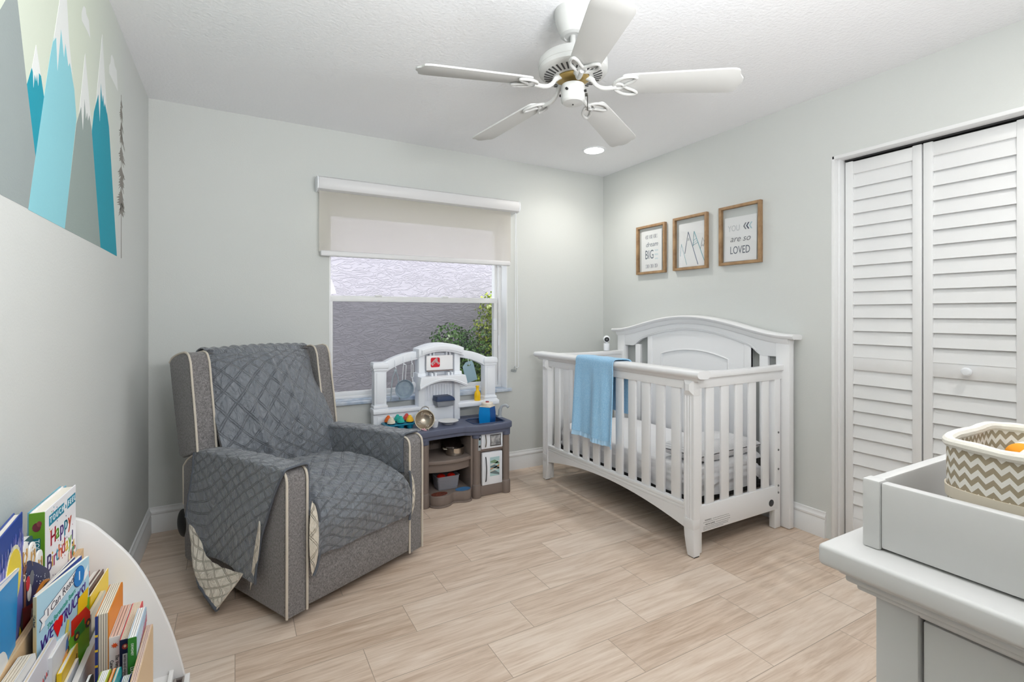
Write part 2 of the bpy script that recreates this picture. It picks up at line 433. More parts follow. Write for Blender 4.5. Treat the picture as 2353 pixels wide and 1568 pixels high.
MB().box((WX1 - .03, 3.508, .98), (WX1 - .022, 3.512, 1.06), .002).build('stop', WPLAST, WIN)
# white reveal liner and marble sill
struct('trim_3', MB().box((WX1 - .004, BY - .002, WZ0), (WX1 + .001, 3.512, WZ1)).box((WX0 - .001, BY - .002, WZ0), (WX0 + .004, 3.512, WZ1)).box((WX0, BY - .002, WZ1 - .004), (WX1, 3.512, WZ1 + .001)), WHITE)
MARB = P('pale marble sill', (214, 222, 232), .25, var=(14, (150, 172, 200), .22))
struct('trim_4', MB().box((WX0 - .03, BY - .03, WZ0 - .020), (WX1 + .03, BY + .001, WZ0 + .005), .004).box((WX0 + .0005, BY - .01, WZ0 - .001), (WX1 - .0005, 3.512, WZ0 + .005), .001), MARB)

# roller blind
BL = thing('roller_blind', 'white roller blind half lowered over the window', 'blind', (1.18, BY, 2.02))
c = MB()
prof = [(3.418, 2.018), (3.345, 2.018), (3.322, 2.026), (3.312, 2.045), (3.310, 2.075), (3.318, 2.096), (3.335, 2.106), (3.418, 2.108)]
c.prism(prof, .462, 1.918, 'x', .002)
c.build('cassette', P('blind cassette', (222, 222, 224), .45), BL)
for x0, x1 in ((.452, .462), (1.918, 1.928)):
    e = MB(); e.prism([(y, z) for y, z in prof], x0, x1, 'x', .003); e.build('end_cap', WPLAST, BL)
MB().box((.468, 3.3585, 1.632), (1.866, 3.3595, 2.03)).build('fabric', BLINDM, BL)
MB().box((.476, 3.345, 1.602), (1.858, 3.373, 1.638), .008, 3).build('bottom_bar', P('blind bar', (224, 224, 226), .45), BL)
ch = MB()
pth = [(1.903, 3.352, z) for z in [2.02 - .004 * i for i in range(300)]]
zb = pth[-1][2]
pth += [(1.903 + .009 * math.sin(PI * t), 3.352 - .03 * t, zb - .012 * math.sin(PI * t)) for t in (.2, .4, .6, .8)]
pth += [(lerp(1.915, 1.905, i / 299), lerp(3.322, 3.345, i / 299), lerp(zb, 2.02, i / 299)) for i in range(300)]
ch.tube(pth, [.0013 if i % 2 else .0028 for i in range(len(pth))], 6)
CH = ch.build('bead_chain', WPLAST, BL)
MB().tube([(1.909 + .012 * math.cos(a), 3.36, .806 + .016 * math.sin(a)) for a in [i * PI / 8 for i in range(16)]], .004, 6, closed=True).box((1.899, 3.36, .775), (1.919, 3.418, .795), .004).build('chain_holder', glass_mat('clear plastic', (.85, .87, .88), .15), BL)

# ---------------------------------------------------------------- outside the window
def stucco_mat():
    m = P('lavender stucco', (150, 146, 155), .95); nt = m.node_tree; b = nt.nodes['Principled BSDF']
    tc = nt.nodes.new('ShaderNodeTexCoord'); mp = nt.nodes.new('ShaderNodeMapping'); mp.inputs['Scale'].default_value = (3.2, 3.2, 7)
    nt.links.new(tc.outputs['Object'], mp.inputs['Vector'])
    n = nt.nodes.new('ShaderNodeTexNoise'); n.inputs['Scale'].default_value = 2.2; n.inputs['Detail'].default_value = 6; n.inputs['Roughness'].default_value = .55; n.inputs['Distortion'].default_value = 1.2
    nt.links.new(mp.outputs[0], n.inputs['Vector'])
    r = mth(nt, 'ABSOLUTE', mth(nt, 'SUBTRACT', n.outputs['Fac'], .5))
    rr = mth(nt, 'POWER', mth(nt, 'SUBTRACT', 1, mth(nt, 'MINIMUM', mth(nt, 'MULTIPLY', r, 9), 1)), 2)
    bp = nt.nodes.new('ShaderNodeBump'); bp.inputs['Strength'].default_value = .5; bp.inputs['Distance'].default_value = .012
    nt.links.new(rr, bp.inputs['Height']); nt.links.new(bp.outputs['Normal'], b.inputs['Normal'])
    return m
struct('wall_neighbour', MB().box((-3, 6.0, -.4), (7, 6.3, 5)), stucco_mat())
struct('floor_yard', MB().box((-3, BY + .2, -.35), (7, 6.0, -.3)), P('soil and lawn', (96, 110, 58), .95, var=(9, (70, 66, 44), .2)))
g = MB(); r2 = random.Random(3)
tb = bmesh.new()
for i in range(2600):
    x = r2.uniform(-.2, 4.2); y = r2.uniform(5.35, 5.90); h = r2.uniform(.5, .68) * (1 if y > 5.6 else .85); a = r2.uniform(0, PI); w_ = .006
    dx, dy = math.cos(a) * w_, math.sin(a) * w_; bx, by = r2.uniform(-.06, .06), r2.uniform(-.06, .06)
    tb.faces.new([tb.verts.new(p) for p in ((x - dx, y - dy, -.3), (x + dx, y + dy, -.3), (x + bx, y + by, -.3 + h))])
g._add(tb)
GR = g.build('grass', P('lawn grass blades', (104, 116, 52), .8)); tag(GR, 'short grass strip along the foot of the stucco wall outside', 'grass'); GR['kind'] = 'stuff'
LEAF = P('glossy leaf', (78, 120, 28), .35, var=(5, (190, 198, 52), .25), spec=.6)
LEAFD = P('dark glossy leaf', (44, 82, 24), .35, var=(6, (84, 126, 40), .3), spec=.6)
def shrub(nm, x, y, rx, ry, zt, n, seed, leaf):
    root = thing('shrub', nm, 'shrub', (x, y, -.3)); r = random.Random(seed); tb = bmesh.new()
    nb = 26; blobs = []
    for i in range(nb):
        z = lerp(-.15, zt - .12, (i + .5) / nb); k = 1 - .35 * max(0, (z / zt - .7) / .3)
        a = r.uniform(0, 2 * PI); blobs.append((x + rx * .55 * k * math.cos(a), y + ry * .5 * k * math.sin(a), z, r.uniform(.45, .75)))
    for i in range(n):
        bx, by, bz, s = blobs[r.randrange(nb)]
        d = V((r.gauss(0, 1), r.gauss(0, 1), r.gauss(0, 1))).normalized()
        rad = r.uniform(.72, 1.05)
        p = V((bx + d.x * rx * s * rad, by + d.y * ry * s * rad, bz + d.z * .2 * rad))
        if p.z < -.3 or p.y > 5.97: continue
        nrm = (d + V((r.gauss(0, .5), r.gauss(0, .5), r.gauss(0, .5) + .5))).normalized()
        t = nrm.orthogonal().normalized(); t = (Matrix.Rotation(r.uniform(0, 6.28), 3, nrm) @ t); t.z -= .5; t.normalize(); q = nrm.cross(t)
        L = r.uniform(.03, .05); W_ = L * .36
        vs = [p, p + t * L * .35 + q * W_ * .9, p + t * L * .7 + q * W_ * .6, p + t * L - nrm * L * .15, p + t * L * .7 - q * W_ * .6, p + t * L * .35 - q * W_ * .9]
        tb.faces.new([tb.verts.new(v) for v in vs])
    mb = MB(); mb._add(tb); mb.build('foliage', leaf, root)
    st = MB()
    for i in range(5):
        a = r.uniform(0, 6.28); st.tube([(x, y, -.3), (x + rx * .2 * math.cos(a), y + ry * .2 * math.sin(a), zt * .4), (x + rx * .5 * math.cos(a + .5), y + ry * .4 * math.sin(a + .5), zt * .8)], [.018, .012, .005], 6)
    st.build('stem', P('shrub bark', (92, 72, 50), .9), root)
shrub('low dark green shrub against the stucco wall, left of the taller shrub outside the window', 2.42, 5.62, .46, .30, 1.08, 9000, 5, LEAFD)
shrub('tall yellow-green shrub at the right side of the window view', 3.02, 5.5, .42, .34, 1.62, 10000, 9, LEAF)

# ---------------------------------------------------------------- recessed ceiling light
LENS = P('lit lamp lens', (255, 250, 240), .5, emit=30)
def downlight(x, y, label):
    root = thing('recessed_light', label, 'ceiling light', (x, y, CZ))
    MB().lathe([(.068, 0), (.072, -.006), (.086, -.004), (.088, 0)], (x, y, CZ), 40, capb=False, capt=False).build('trim_ring', WPLAST, root)
    MB().lathe([(0, -.0025), (.069, -.0025)], (x, y, CZ), 40, capb=False, capt=False).build('lens', LENS, root)
downlight(2.311, 2.896, 'lit round recessed ceiling light near the corner above the crib')

downlight(2.311, .35, 'round recessed ceiling light nearest the closet, outside the photo on the right')

# ---------------------------------------------------------------- ceiling fan
fx, fy = 1.18, 1.612
FANW = P('fan white enamel', (200, 201, 200), .35)
BLADE = P('fan blade white', (204, 205, 204), .45)
FAN = thing('ceiling_fan', 'white five-blade ceiling fan hanging in the middle of the ceiling', 'ceiling fan', (fx, fy, CZ))
MB().lathe([(.073, 0), (.0735, -.012), (.071, -.035), (.064, -.06), (.056, -.082), (.050, -.098), (.040, -.103), (.036, -.104), (.034, -.100), (.018, -.099)], (fx, fy, CZ), 48, capb=False).build('canopy', FANW, FAN)
cs = MB()
for a in (-.25, .05): cs.box((fx + .071 * math.cos(a - 1.2), fy + .071 * math.sin(a - 1.2), CZ - .008), (fx + .076 * math.cos(a - 1.2) + .004, fy + .076 * math.sin(a - 1.2) + .004, CZ - .001))
cs.build('canopy_screw', BLACK, FAN)
MB().cyl((fx, fy, CZ - .095), (fx, fy, 2.262), .0115).lathe([(.02, 2.278), (.024, 2.270), (.024, 2.262)], (fx, fy, 0), 24).build('downrod', FANW, FAN)
MB().lathe([(.02, 2.276), (.045, 2.273), (.055, 2.267), (.10, 2.259), (.126, 2.248), (.136, 2.237), (.138, 2.226), (.138, 2.212), (.1365, 2.210), (.1375, 2.206), (.136, 2.194), (.128, 2.186), (.112, 2.182), (.075, 2.172), (.068, 2.172), (.066, 2.180)], (fx, fy, 0), 64).build('motor_housing', FANW, FAN)
vt = MB()
for i in range(34):
    a = 2 * PI * i / 34; X = Matrix.Translation((fx, fy, 0)) @ Matrix.Rotation(a, 4, 'Z')
    vt.prism([(.082, 2.1725), (.082, 2.1755), (.114, 2.184), (.116, 2.1805)], -.0032, .0032, 'y', X=X)
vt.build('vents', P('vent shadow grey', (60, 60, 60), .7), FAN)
MB().lathe([(.066, 2.178), (.066, 2.166), (.050, 2.160), (.02, 2.158), (0, 2.158)], (fx, fy, 0), 32).build('flywheel', P('brass flywheel', (196, 168, 104), .35, .7), FAN)
MB().cyl((fx, fy, 2.16), (fx, fy, 2.12), .012).build('shaft', BLACK, FAN)
MB().lathe([(.046, 2.142), (.048, 2.138), (.048, 2.086), (.046, 2.078), (.040, 2.072), (.0, 2.068)], (fx, fy, 0), 40).build('switch_housing', FANW, FAN)
for a in (.25, 2.2, 3.6, 5.3): MB().cyl((fx + .047 * math.cos(a), fy + .047 * math.sin(a), 2.112), (fx + .056 * math.cos(a), fy + .056 * math.sin(a), 2.112), .005, n=10).build('screw', BLACK, FAN)
MB().cyl((fx, fy, 2.069), (fx, fy, 2.065), .003, n=8).build('screw', BLACK, FAN)
pc = MB(); pa = -.55; px_, py_ = fx + .058 * math.cos(pa), fy + .058 * math.sin(pa)
pc.cyl((fx + .046 * math.cos(pa), fy + .046 * math.sin(pa), 2.105), (px_, py_, 2.105), .006, n=10)
pc.tube([(px_, py_, 2.105 - .0025 * i) for i in range(26)], [.0012 if i % 2 else .0024 for i in range(26)], 6)
pc.build('pull_chain', P('pull chain', (70, 68, 64), .4, .8), FAN)
for ang in (173, 101, 29, -43, -115):
    X = Matrix.Translation((fx, fy, 2.128)) @ Matrix.Rotation(math.radians(ang), 4, 'Z')
    XB = X @ Matrix.Translation((0, 0, .016)) @ Matrix.Rotation(math.radians(4.5), 4, 'Y') @ Matrix.Diagonal((.965, .95, 1, 1)) @ Matrix.Rotation(math.radians(-11), 4, "X")
    up = [(.195, .020), (.20, .045), (.215, .056), (.26, .060), (.58, .071), (.615, .070), (.632, .062), (.636, .050), (.640, .034), (.652, .014), (.653, 0)]
    poly = spline(up[:4], 5)[:-1] + up[4:5] + spline(up[4:], 4)[1:]
    poly = poly + [(x, -y) for x, y in reversed(poly[:-1])]
    b = MB().prism(poly, -.0035, .0035, 'z', .0015, 2, X=XB).build('blade', BLADE, FAN)
    q = MB()
    zt = -.010
    for s in (1, -1):
        lp = spline([(.165, 0, zt), (.175, .026 * s, zt), (.205, .050 * s, zt), (.238, .056 * s, zt), (.258, .048 * s, zt), (.246, .030 * s, zt), (.222, .014 * s, zt), (.205, 0, zt)], 6)
        q.tube(lp, .0058, 8, X=XB)
    q.tube([(.185 + .021 * math.cos(a), .015 * math.sin(a), zt) for a in [i * PI / 10 for i in range(20)]], .005, 8, closed=True, X=XB)
    q.tube(spline([(.055, 0, .042), (.075, 0, .030), (.095, 0, .004), (.125, 0, -.010), (.17, 0, -.010)], 6), [.011] * 8 + [.0085] * 17, 10, X=X)
    q.build('blade_iron', FANW, b)

# ---------------------------------------------------------------- wall mural (painted mountains) and tree decal
mx = LX
MURAL = thing('wall_mural', 'painted mountain mural with snow caps on the left wall', 'mural', (mx, 1.9, 1.47))
def mpoly(name, pts, mat, t):
    return MB().prism(pts, mx, mx + t * .5, 'x').build(name, mat, MURAL)
def sky_mat():
    m = P('mural pale green sky', (222, 229, 205), .75, bump=(140, .25, .002)); nt = m.node_tree; b = nt.nodes['Principled BSDF']
    tc = nt.nodes.new('ShaderNodeTexCoord'); sp = nt.nodes.new('ShaderNodeSeparateXYZ'); nt.links.new(tc.outputs['Object'], sp.inputs[0])
    mr = nt.nodes.new('ShaderNodeMapRange'); mr.inputs[1].default_value = .1; mr.inputs[2].default_value = .85
    nt.links.new(sp.outputs[1], mr.inputs[0])
    mixn = nt.nodes.new('ShaderNodeMix'); mixn.data_type = 'RGBA'; nt.links.new(mr.outputs[0], mixn.inputs[0])
    mixn.inputs[6].default_value = rgba((211, 219, 204)); mixn.inputs[7].default_value = rgba((208, 212, 210)); nt.links.new(mixn.outputs[2], b.inputs['Base Color'])
    return m
GREYM = P('mural grey', (150, 160, 160), .75, bump=(140, .25, .002)); GREY2 = P('mural sage grey', (146, 160, 156), .75, bump=(140, .25, .002))
TEAL = P('mural teal', (0, 150, 172), .75, bump=(140, .25, .002)); LBLUE = P('mural light blue', (140, 204, 216), .75, bump=(140, .25, .002))
SNOW = P('mural snow white', (228, 231, 230), .75, bump=(140, .25, .002))
mpoly('sky', [(.3, 1.50), (2.556, 1.50), (2.72, 2.0), (2.76, 2.439), (.3, 2.439)], sky_mat(), .0006)
mpoly('mountain', [(.95, 1.476), (1.568, 1.475), (1.616, 1.611), (1.559, 1.763), (1.502, 1.928), (1.46, 2.10), (1.42, 2.02), (1.409, 1.813)][:2] + [(1.616, 1.611), (1.559, 1.763), (1.502, 1.928), (1.462, 2.06), (1.436, 1.891), (1.30, 1.72), (1.12, 1.60)], GREYM, .0010)
mpoly('mountain', [(1.559, 1.763), (1.591, 1.816), (1.653, 1.827), (1.678, 1.779), (1.616, 1.611)], TEAL, .0012)
mpoly('snow_cap', [(1.62, 1.884), (1.591, 1.815), (1.598, 1.808), (1.602, 1.773), (1.61, 1.809), (1.62, 1.796), (1.625, 1.817), (1.634, 1.79), (1.639, 1.824), (1.654, 1.823)], SNOW, .0016)
mpoly('mountain', [(1.754, 1.966), (1.725, 1.903), (1.678, 1.781), (1.616, 1.611), (1.568, 1.473), (1.853, 1.471), (1.972, 1.826), (1.948, 1.906), (1.921, 1.94), (1.895, 2.0), (1.82, 2.03)], LBLUE, .0014)
mpoly('snow_cap', [(1.84, 2.21), (1.806, 2.096), (1.751, 1.956), (1.775, 1.979), (1.786, 1.893), (1.818, 2.024), (1.845, 1.957), (1.858, 2.003), (1.887, 1.949), (1.9, 1.965), (1.927, 1.943), (1.895, 2.025), (1.873, 2.134)], SNOW, .0018)
mpoly('mountain', [(1.972, 1.81), (2.025, 1.882), (2.066, 1.924), (2.119, 1.899), (2.153, 1.859), (2.165, 1.828), (2.283, 1.469), (1.853, 1.471)], GREY2, .0012)
mpoly('snow_cap', [(2.072, 2.071), (2.001, 1.852), (2.025, 1.882), (2.045, 1.815), (2.066, 1.924), (2.082, 1.864), (2.097, 1.891), (2.108, 1.867), (2.126, 1.893), (2.153, 1.865)], SNOW, .0016)
mpoly('mountain', [(2.16, 1.85), (2.188, 1.924), (2.25, 2.007), (2.286, 2.067), (2.328, 2.025), (2.385, 1.994), (2.42, 1.947), (2.566, 1.466), (2.283, 1.469), (2.165, 1.828)], TEAL, .0014)
mpoly('snow_cap', [(2.309, 2.25), (2.215, 1.963), (2.25, 2.01), (2.27, 1.919), (2.286, 2.067), (2.307, 2.004), (2.32, 2.04), (2.339, 1.997), (2.35, 2.02), (2.385, 1.987)], SNOW, .0018)
mpoly('cloud', [(2.059, 2.218), (2.08, 2.221), (2.087, 2.207), (2.119, 2.202), (2.139, 2.152), (2.104, 2.157), (2.035, 2.158), (2.031, 2.18), (2.045, 2.204)], SNOW, .0012)
mpoly('cloud', [(2.475, 2.251), (2.506, 2.247), (2.523, 2.23), (2.562, 2.227), (2.586, 2.151), (2.532, 2.155), (2.429, 2.159), (2.426, 2.188), (2.45, 2.208), (2.459, 2.24)], SNOW, .0012)
tr = MB(); r3 = random.Random(12); yc = 2.656
tr.prism([(yc - .004, 1.467), (yc + .004, 1.467), (yc + .002, 2.163), (yc - .002, 2.163)], mx, mx + .001, 'x')
def tier(z1, z0, wl, wr_):
    n = 7; L = []; Rr = []
    for i in range(n + 1):
        t = i / n; z = lerp(z1, z0, t); k = math.sin(min(1, t * 1.15 + .1) * PI * .62)
        L.append((yc - wl * k * r3.uniform(.6, 1.1), z - r3.uniform(.0, .018))); Rr.append((yc + wr_ * k * r3.uniform(.6, 1.1), z - r3.uniform(.0, .018)))
        if i < n:
            L.append((yc - wl * k * .35, lerp(z1, z0, t + .5 / n) + .004)); Rr.append((yc + wr_ * k * .35, lerp(z1, z0, t + .5 / n) + .004))
    tr.prism([(yc, z1 + .01)] + Rr + [(yc, z0 + .01)] + L[::-1], mx, mx + .0008, 'x')
for a in ((2.14, 2.115, .02, .035), (2.112, 2.06, .04, .04), (2.05, 2.012, .025, .06), (2.02, 1.985, .055, .04), (1.995, 1.955, .035, .08), (1.94, 1.875, .06, .085), (1.855, 1.81, .08, .075), (1.82, 1.765, .06, .08), (1.76, 1.685, .10, .085), (1.70, 1.672, .045, .09), (1.685, 1.65, .06, .06)): tier(*a)
tag(tr.build('tree_decal', P('grey decal vinyl', (134, 130, 124), .7)), 'tall thin grey pine tree decal on the left wall beside the mural', 'wall decal')

# ---------------------------------------------------------------- three framed prints
WOODF = P('stained frame wood', (178, 146, 108), .6, var=(22, (134, 102, 72), .25), bump=(60, .3, .001))
PAPER = P('print paper', (240, 240, 241), .8)
INK = {'grey': P('ink grey', (120, 122, 128), .8), 'navy': P('ink navy', (44, 56, 84), .8), 'pale': P('ink pale blue', (176, 205, 216), .8), 'slate': P('ink slate', (88, 100, 116), .8),
       'teal': P('ink teal', (104, 168, 182), .8), 'lgrey': P('ink light grey', (196, 198, 202), .8), 'blue': P('ink steel blue', (84, 104, 136), .8)}
INKS = list(INK.values()); IK = {k: i for i, k in enumerate(INK)}
def picture(label, pl, pr, ztl, zbl, ppr, art):
    fxp = RX - .028
    y1 = at(0, fxp, pl, 600).y; y0 = at(0, fxp, pr, 600).y
    z1 = at(0, fxp, *ztl).z; z0 = at(0, fxp, *zbl).z
    root = thing('framed_print', label, 'picture', (RX, (y0 + y1) / 2, z0))
    f = MB(); t = .018
    f.box((fxp, y0, z0), (RX - .003, y0 + t, z1), .001).box((fxp, y1 - t, z0), (RX - .003, y1, z1), .001)
    f.box((fxp, y0 + t, z0), (RX - .003, y1 - t, z0 + t), .001).box((fxp, y0 + t, z1 - t), (RX - .003, y1 - t, z1), .001)
    f.build('frame', WOODF, root)
    MB().box((RX - .016, y0 + t - .002, z0 + t - .002), (RX - .0145, y1 - t + .002, z1 - t + .002)).build('glass', FGLASS, root)
    # paper sheet: width, height, lower centre offset, small turn
    w_, h_, cy, cz, turn = ppr
    X = Matrix.Translation((RX - .011, cy, cz)) @ Matrix.Rotation(math.radians(turn), 4, 'X')
    p = MB(); p.box((-.0006, -w_ / 2, 0), (.0006, w_ / 2, h_), X=X); PP = p.build('print', PAPER, root)
    B = X @ frame_tf((-.0009, 0, 0), (0, -1, 0), (0, 0, 1))
    parts = []
    def mk(n): parts.append((n, MB())); return parts[-1][1]
    art(mk, B, w_, h_)
    for n, a in parts: a.build(n, INKS, PP)
def chev(a, B, x, y, w_, h_, ink, s=1, t=.4):
    p = [(0, 0), (w_ * t, 0), (w_, h_ / 2), (w_ * t, h_), (0, h_), (w_ * (1 - t), h_ / 2)]
    if s < 0: p = [(w_ - q[0], q[1]) for q in p]
    a.prism([(x + q[0], y + q[1]) for q in p], 0, .0003, 'z', m=IK[ink], X=B)
T = Matrix.Translation
def art1(mk, B, w_, h_):
    a, a2 = mk('chevron_row'), mk('chevron_row')
    for i, (k) in enumerate(('grey', 'navy', 'lgrey', 'grey', 'navy', 'lgrey', 'grey', 'navy', 'lgrey')):
        chev(a, B, -.066 + i * .0146, h_ * .80, .014, .030, k, -1); chev(a2, B, -.066 + i * .0146, h_ * .075, .014, .030, ('lgrey', 'navy', 'grey')[i % 3], 1)
    mk('lettering').text('dream', .052, B @ T((.002, h_ * .655, 0)), IK['slate'], shear=.3, sx=.95)
    mk('lettering').text('BIG', .098, B @ T((-.022, h_ * .40, 0)), IK['slate'], sx=.62)
    for i, s in enumerate(('little', 'little', 'one')): mk('lettering').text(s, .02, B @ T((.052, h_ * (.5 - .1 * i), 0)), IK['pale'])
def mount(a, B, x0, x1, xa, z0, za, k, r=.0028):
    a.tube([(x0, z0, 0), (xa, za, 0)], r, 4, m=IK[k], X=B); a.tube([(xa, za, 0), (x1, z0, 0)], r, 4, m=IK[k], X=B)
def art2(mk, B, w_, h_):
    a = mk('mountain_drawing')
    def ln(pts, k, r=.0026): a.tube([(x * w_, z * h_, 0) for x, z in pts], r, 4, m=IK[k], X=B)
    ln([(-.27, .31), (-.14, .80), (.22, .03)], 'blue', .0028)
    ln([(.04, .46), (.08, .79), (.47, .06)], 'teal', .0026)
    ln([(-.45, .26), (-.40, .54), (-.20, .05)], 'teal', .0016)
    ln([(.31, .38), (.385, .62), (.49, .46)], 'grey', .0016)
    ln([(.345, .45), (.37, .43), (.39, .47), (.41, .42), (.45, .50)], 'grey', .0013)
    for q in (.50, .55, .60): ln([(.05, q - .02), (.05 + (.80 - q) * .62, q + .03)], 'teal' if q != .55 else 'pale', .0016)
    a.prism([(-w_ * .175, h_ * .60), (-w_ * .085, h_ * .60), (-w_ * .11, h_ * .66), (-w_ * .155, h_ * .66)], 0, .0004, 'z', m=IK['lgrey'], X=B)
def art3(mk, B, w_, h_):
    a = mk('chevron_row')
    mk('lettering').text('YOU', .055, B @ T((-.045, h_ * .74, 0)), IK['lgrey'], sx=.75)
    for i, k in enumerate(('grey', 'navy', 'pale')): chev(a, B, .022 + i * .020, h_ * .69, .024, .042, k, -1)
    mk('lettering').text('are so', .058, B @ T((0, h_ * .50, 0)), IK['grey'], shear=.3, sx=1.0)
    mk('lettering').text('LOVED', .070, B @ T((0, h_ * .24, 0)), IK['slate'], sx=.66)
k = 2.831 - .011
def yy(p): return at(0, k, p, 600).y
picture('framed print reading dream BIG, leftmost of the three wooden frames', 1461.4, 1526.7, (1461.4, 523.5), (1463, 632), (.212, .315, (yy(1474.4) + yy(1521)) / 2, at(0, k, 1474, 625.5).z, 0), art1)
picture('framed print of line-drawn blue mountains, middle of the three wooden frames', 1545.5, 1623.2, (1545.5, 503), (1547, 623), (.236, .31, (yy(1563) + yy(1619)) / 2, at(0, k, 1565, 615).z, 0), art2)
picture('framed print reading YOU are so LOVED, rightmost of the three wooden frames', 1651, 1747, (1651, 479), (1652, 611.5), (.232, .285, (yy(1666) + yy(1736)) / 2, at(0, k, 1666, 603).z, .8), art3)
# ---------------------------------------------------------------- crib
CRIBM = P('crib white paint', (234, 235, 237), .38)
CX0, CX1 = 2.01, 2.795
CR = thing('baby_crib', 'white wooden baby crib with an arched headboard against the right wall', 'crib', (2.40, 2.42, 0))
def sweep_y(mb, prof, path):
    """profile of (x, dz) carried along a path of (y, z)"""
    tb = bmesh.new(); rings = [[tb.verts.new((x, y, z + dz)) for x, dz in prof] for y, z in path]; n = len(prof)
    for a, b in zip(rings, rings[1:]):
        for i in range(n): tb.faces.new((a[i], a[(i + 1) % n], b[(i + 1) % n], b[i]))
    tb.faces.new(rings[0]); tb.faces.new(rings[-1][::-1]); bmesh.ops.recalc_face_normals(tb, faces=tb.faces[:])
    return mb._add(tb)
for s, (ya, yb) in ((1, (1.727, 1.790)), (-1, (3.062, 3.125))):
    p = MB()
    # fluted shaft: cross-section with three grooves on the front face
    ys = []; wd = yb - ya
    for c_ in (.25, .5, .75):
        m_ = ya + wd * c_; ys += [(CX0, m_ - .006), (CX0 + .004, m_ - .0035), (CX0 + .004, m_ + .0035), (CX0, m_ + .006)]
    p.prism([(CX0, ya)] + ys + [(CX0, yb), (CX0 + .045, yb), (CX0 + .045, ya)], .19, .815, 'z')
    p.box((CX0, ya, .815), (CX0 + .045, yb, .90), .001).box((CX0, ya, .14), (CX0 + .045, yb, .19), .001)
    inner, outer = (yb, ya) if s > 0 else (ya, yb)
    ft = [(inner, .14)] + spline([(inner, .14), (lerp(inner, outer, .06), .10), (lerp(inner, outer, .2), .05), (lerp(inner, outer, .38), .004)], 4)[1:] + [(outer, .004), (outer, .14)]
    p.prism(ft, CX0, CX0 + .045, 'x', .001)
    leg = p.build('post', CRIBM, CR)
    MB().box((CX0 + .004, min(lerp(inner, outer, .4), outer), 0), (CX0 + .04, max(lerp(inner, outer, .4), outer), .005)).build('glide', BLACK, leg)
    k = MB(); y_, z_ = (ya + yb) / 2, .858; hw, hh = .031, .038
    tb = bmesh.new(); B = [tb.verts.new(q) for q in ((CX0, y_ - hw, z_ - hh), (CX0, y_ + hw, z_ - hh), (CX0, y_ + hw, z_ + hh), (CX0, y_ - hw, z_ + hh))]
    T_ = [tb.verts.new(q) for q in ((CX0 - .012, y_ - .012, z_ - .016), (CX0 - .012, y_ + .012, z_ - .016), (CX0 - .012, y_ + .012, z_ + .016), (CX0 - .012, y_ - .012, z_ + .016))]
    for i in range(4): tb.faces.new((B[i], B[(i + 1) % 4], T_[(i + 1) % 4], T_[i]))
    tb.faces.new(T_); bmesh.ops.recalc_face_normals(tb, faces=tb.faces[:]); k._add(tb); k.build('corner_block', CRIBM, leg, soft=.15)
# front rail cap, apron, bottom rail
tp = MB()
sweep_y(tp, [(1.998, -.012), (1.984, -.004), (1.978, .006), (1.980, .018), (1.990, .026), (2.060, .028), (2.072, .022), (2.074, .008), (2.066, -.004), (2.052, -.014)], [(1.676, .918), (3.207, .918)])
sweep_y(tp, [(2.000, .0), (2.006, -.012), (2.014, -.018), (2.050, -.018), (2.056, .0)], [(1.70, .906), (3.182, .906)])
tp.build('front_top_rail', CRIBM, CR, soft=1.0)
MB().box((2.018, 1.789, .845), (2.046, 3.063, .892), .002).build('front_apron', CRIBM, CR)
ar = [(y, .135 + .072 * (1 - ((y - 2.426) / .637) ** 2)) for y in [1.789 + (3.063 - 1.789) * i / 24 for i in range(25)]]
br = MB().prism(ar + [(3.063, .262), (1.789, .262)], 2.018, 2.046, 'x', .0015)
br.box((2.0155, 1.789, .243), (2.02, 3.063, .262), .001).box((2.0155, 1.789, .226), (2.02, 3.063, .240), .001).prism([(a, b + .0) for a, b in ar] + [(3.063, .2225), (1.789, .2225)], 2.0158, 2.02, 'x')
br.build('front_bottom_rail', CRIBM, CR)
for i in range(11):
    y_ = 2.960 - i * .1101; MB().box((2.024, y_ - .030, .255), (2.040, y_ + .030, .85), .003).build('slat', CRIBM, CR)
# the two ends
for sgn, yf in ((1, 1.738), (-1, 3.114)):
    yi = yf + .020 * sgn; yo = yf
    cap = MB(); y0_, y1_ = sorted((yf - .014 * sgn, yf + .034 * sgn))
    pts = [(2.074, .944), (2.14, .934), (2.30, .930), (2.55, .932), (2.792, .938)]
    cap.prism(pts + [(2.792, .906), (2.074, .900)], y0_, y1_, 'y', .004); cap.build('end_top_rail', CRIBM, CR)
    MB().prism([(2.054, .90), (2.79, .907), (2.79, .855), (2.054, .85)], *sorted((yo - .0012 * sgn, yi)), 'y', .0015).build('end_apron', CRIBM, CR)
    MB().box((2.0545, yo - .0012 * sgn, .112), (2.715, yi, .247), .002).build('end_bottom_rail', CRIBM, CR)
    for xc in (2.150, 2.268, 2.383, 2.497, 2.614):
        MB().box((xc - .031, yo + .004 * sgn, .245), (xc + .031, yo + .016 * sgn, .857), .002).build('end_slat', CRIBM, CR)
    # adjustable stile next to the headboard, with bolts
    st = MB().box((2.055, yo, 0.008), (2.083, yo + .03 * sgn, .86), .002)
    st.build('inner_stile', CRIBM, CR)
    MB().box((2.690, yo, .004), (2.742, yo + .035 * sgn, .86), .002).build('rear_stile', CRIBM, CR)
    for z_ in (.55, .45, .34, .245, .205): MB().cyl((2.722, yo, z_), (2.722, yo - .003 * sgn, z_), .006, n=12).build('bolt', P('steel bolt', (130, 130, 132), .3, .9), CR)
def capz(y):
    d = abs(y - 2.42)
    return table([0, .12, .25, .38, .50, .60, .68, .765], [1.190, 1.185, 1.168, 1.142, 1.114, 1.094, 1.084, 1.081], d)
